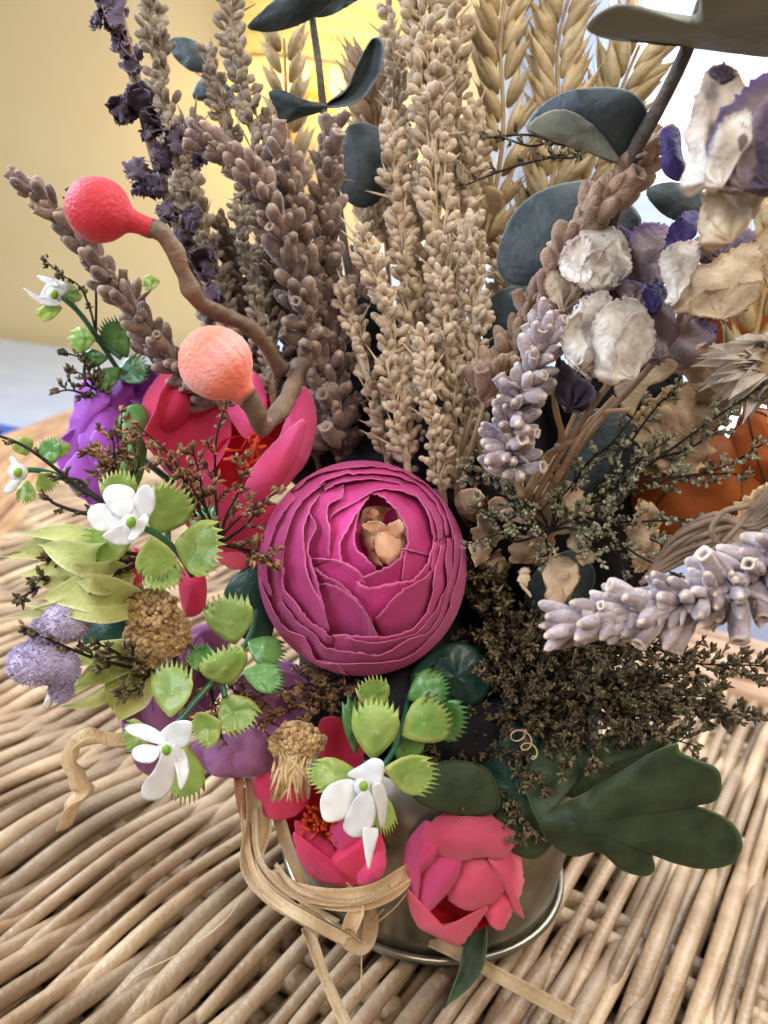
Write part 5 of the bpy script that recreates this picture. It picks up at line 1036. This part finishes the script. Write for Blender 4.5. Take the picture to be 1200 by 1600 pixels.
# ------------------------------------------------------------------ yarrow, threads, woolly buds
def yarrow(label, lumps, strands=None, n=420, base=None):
    h = thing('yarrow_head', label, 'dried flower', P(*base), 'tan yarrow heads'); mb = MB(); core = MB()
    for (cx, cy, rx, ry, d) in lumps:
        c = P(cx, cy, d); r1, r2 = rx * d / FPX, ry * d / FPX; lump(core, c, (r1 * .85, r1 * .8, r2 * .85), .12, 2.5)
        K = n; u = unit(rng.normal(size=(K, 3))); u[:, 1] = -np.abs(u[:, 1]); u = unit(u)
        pos = c + u * np.array([r1, r1 * .9, r2]) * (.92 + .1 * noise(u * 2 + c, 3))[:, None]
        inst(mb, BEAD, pos - u * .06, u + rng.normal(size=(K, 3)) * .35, np.stack([U(.10, .16, K)] * 2 + [U(.12, .2, K)], 1))
    core.build('core', 'yarrow', h); mb.build('florets', 'yarrow', h)
    if strands:
        q = MB(); cx, cy, x1, y1, d, sp = strands
        for k in range(70):
            a = (cx + U(-sp, sp), cy + U(-10, 10), d + U(-.3, .3)); e = (x1 + U(-sp, sp), y1 + U(-35, 10), d - .3 + U(-.3, .3))
            tube(path([a, ((a[0] + e[0]) / 2 + U(-6, 6), (a[1] + e[1]) / 2, d - .5), e], 6), [.03, .035, .04, .045, .04, .02], 5, tint=U(-1, 1), mb=q)
        q.build('threads', 'cream_thread', h)
yarrow('round tan crumbly yarrow head right of the glossy dark leaf', [(238, 955, 44, 42, 21.4), (232, 1000, 36, 44, 21.5), (268, 985, 30, 40, 21.7)], base=(250, 1040, 22))
yarrow('tan yarrow head with hanging cream threads above the red rose', [(468, 1150, 40, 26, 21.6), (450, 1160, 26, 24, 21.6)], strands=(460, 1170, 452, 1245, 21.6, 30), n=300, base=(465, 1190, 22.2))
def woolly(label, lumps, base):
    h = thing('woolly_bud', label, 'dried flower', P(*base), 'lilac woolly buds'); mb = MB(); q = MB()
    for (cx, cy, rx, ry, d) in lumps:
        c = P(cx, cy, d); r1, r2 = rx * d / FPX, ry * d / FPX; lump(mb, c, (r1, r1, r2), .09, 3.5, 40, 28)
        K = 900; u = unit(rng.normal(size=(K, 3))); pos = c + u * np.array([r1, r1, r2]) * .97
        inst(q, NIB, pos, u + rng.normal(size=(K, 3)) * .5, np.stack([U(.05, .09, K)] * 2 + [U(.08, .14, K)], 1))
    mb.build('bud', 'lilac_wool', h); q.build('fuzz', 'lilac_wool', h)
woolly('upper lilac grey woolly bud at the left edge of the bouquet', [(104, 970, 34, 28, 20.2), (66, 985, 18, 16, 20)], (110, 1000, 20.5))
woolly('lower pale lilac woolly bud above the wicker at the left', [(58, 1035, 42, 30, 20.0), (95, 1045, 26, 30, 20.2), (96, 1075, 14, 20, 20.2)], (80, 1070, 20.4))
leaf_thing('white_petal', 'small ragged white petal hanging below the lower woolly bud', [(68, 1100), (80, 1075), (92, 1062), (98, 1075), (85, 1092), (74, 1108)], 20.6, 'cream_dry', cat='petal', bulge=.1, crumple=.05)

# ------------------------------------------------------------------ raffia
ra = thing('raffia_tie', 'loose cream raffia loops tied around the front of the tin pot', 'raffia', P(500, 1400, 24))
def strip(nm, rows, w_, m_='raffia', **kw):
    mb = MB(); ribbon(mb, rows, w_ * .84, n=44, m=7, tint=U(-1, 1), **kw); mb.build(nm, m_, ra, thick=.015)
strip('strand', [(372, 1200, 23.4), (376, 1250, 23), (384, 1285, 22.8), (392, 1310, 22.7)], .30, 'raffia_brown', twist0=.3, twist1=.9)
strip('loop', [(392, 1215, 23.2), (396, 1280, 22.8), (388, 1350, 22.4), (420, 1395, 22), (475, 1430, 21.8), (530, 1458, 22), (565, 1478, 22.2), (578, 1440, 22.6), (565, 1400, 23.2)], .52, twist0=-.2, twist1=.8, cup=.35)
strip('loop', [(400, 1220, 23.3), (415, 1290, 23), (398, 1350, 22.6), (440, 1385, 22.2), (510, 1402, 22), (580, 1395, 22.1), (640, 1362, 22.8)], .50, twist0=.3, twist1=-.2, cup=.35)
strip('loop', [(430, 1255, 23.6), (446, 1310, 23.2), (470, 1370, 23), (500, 1440, 23), (545, 1462, 22.9), (570, 1425, 23), (545, 1385, 23.5)], .42, twist0=.2, twist1=.9)
strip('loop', [(440, 1375, 22.4), (500, 1410, 22), (570, 1412, 22.1), (625, 1385, 22.5), (650, 1340, 23.2)], .36, twist0=-.2, twist1=.4, cup=.4)
strip('loop', [(385, 1355, 22.5), (430, 1405, 21.9), (490, 1442, 21.6), (545, 1470, 21.8)], .34, twist0=0, twist1=.3)
strip('loop', [(398, 1260, 22.9), (402, 1330, 22.3), (432, 1378, 21.9), (480, 1412, 21.7), (530, 1440, 21.8)], .18, twist0=.2, twist1=.9)
strip('loop', [(382, 1230, 23.2), (383, 1300, 22.7), (402, 1372, 22.2), (452, 1420, 21.8), (500, 1462, 21.8)], .20, twist0=-.4, twist1=.6)
strip('loop', [(430, 1350, 22.3), (470, 1392, 21.8), (550, 1408, 21.7), (610, 1384, 22.0)], .14, twist0=.4, twist1=-.4)
strip('tail', [(478, 1448, 22.6), (495, 1490, 22.3), (515, 1540, 21.9), (550, 1620, 21.0)], .36, twist0=0, twist1=.5, cup=.4)
strip('tail', [(672, 1468, 24.4), (730, 1495, 24.2), (800, 1535, 23.6), (896, 1588, 22.8)], .46, twist0=.1, twist1=.3, cup=.3)
strip('knot', [(540, 1385, 22.4), (556, 1420, 22.0), (545, 1455, 22.1)], .5, twist0=.6, twist1=-.3, cup=.45)
for a_ in ([(398, 1372, 22.4), (350, 1440, 22.6), (280, 1490, 22.8), (220, 1520, 23), (190, 1548, 23)], [(600, 1420, 22.6), (580, 1440, 22.6), (568, 1450, 22.6)], [(565, 1490, 22.8), (563, 1545, 22.4), (548, 1560, 22.2)], [(640, 1390, 22.8), (615, 1420, 22.6), (575, 1452, 22.5)]):
    tube(path(a_, 30), .022, 5, mb=(q := MB())); q.build('fibre', 'raffia', ra)
rb = thing('raffia_scrap', 'crinkled short raffia end hanging at the left over the wicker', 'raffia', P(110, 1285, 22))
mb = MB(); ribbon(mb, [(210, 1160, 22), (165, 1158, 21.8), (128, 1158, 21.6), (114, 1185, 21.7), (128, 1215, 21.8), (132, 1240, 21.9), (112, 1262, 21.9), (106, 1288, 22)], .5, n=50, m=7, twist0=.5, twist1=1.6, cup=.5)
mb.v[0] += (noise(mb.v[0], 6) * .06)[:, None]; mb.build('strip', 'raffia', rb, thick=.02)

if sum(1 for o in bpy.data.objects if o.type == 'MESH') > 5: print('objects', len(bpy.data.objects), 'verts', sum(len(m.vertices) for m in bpy.data.meshes))
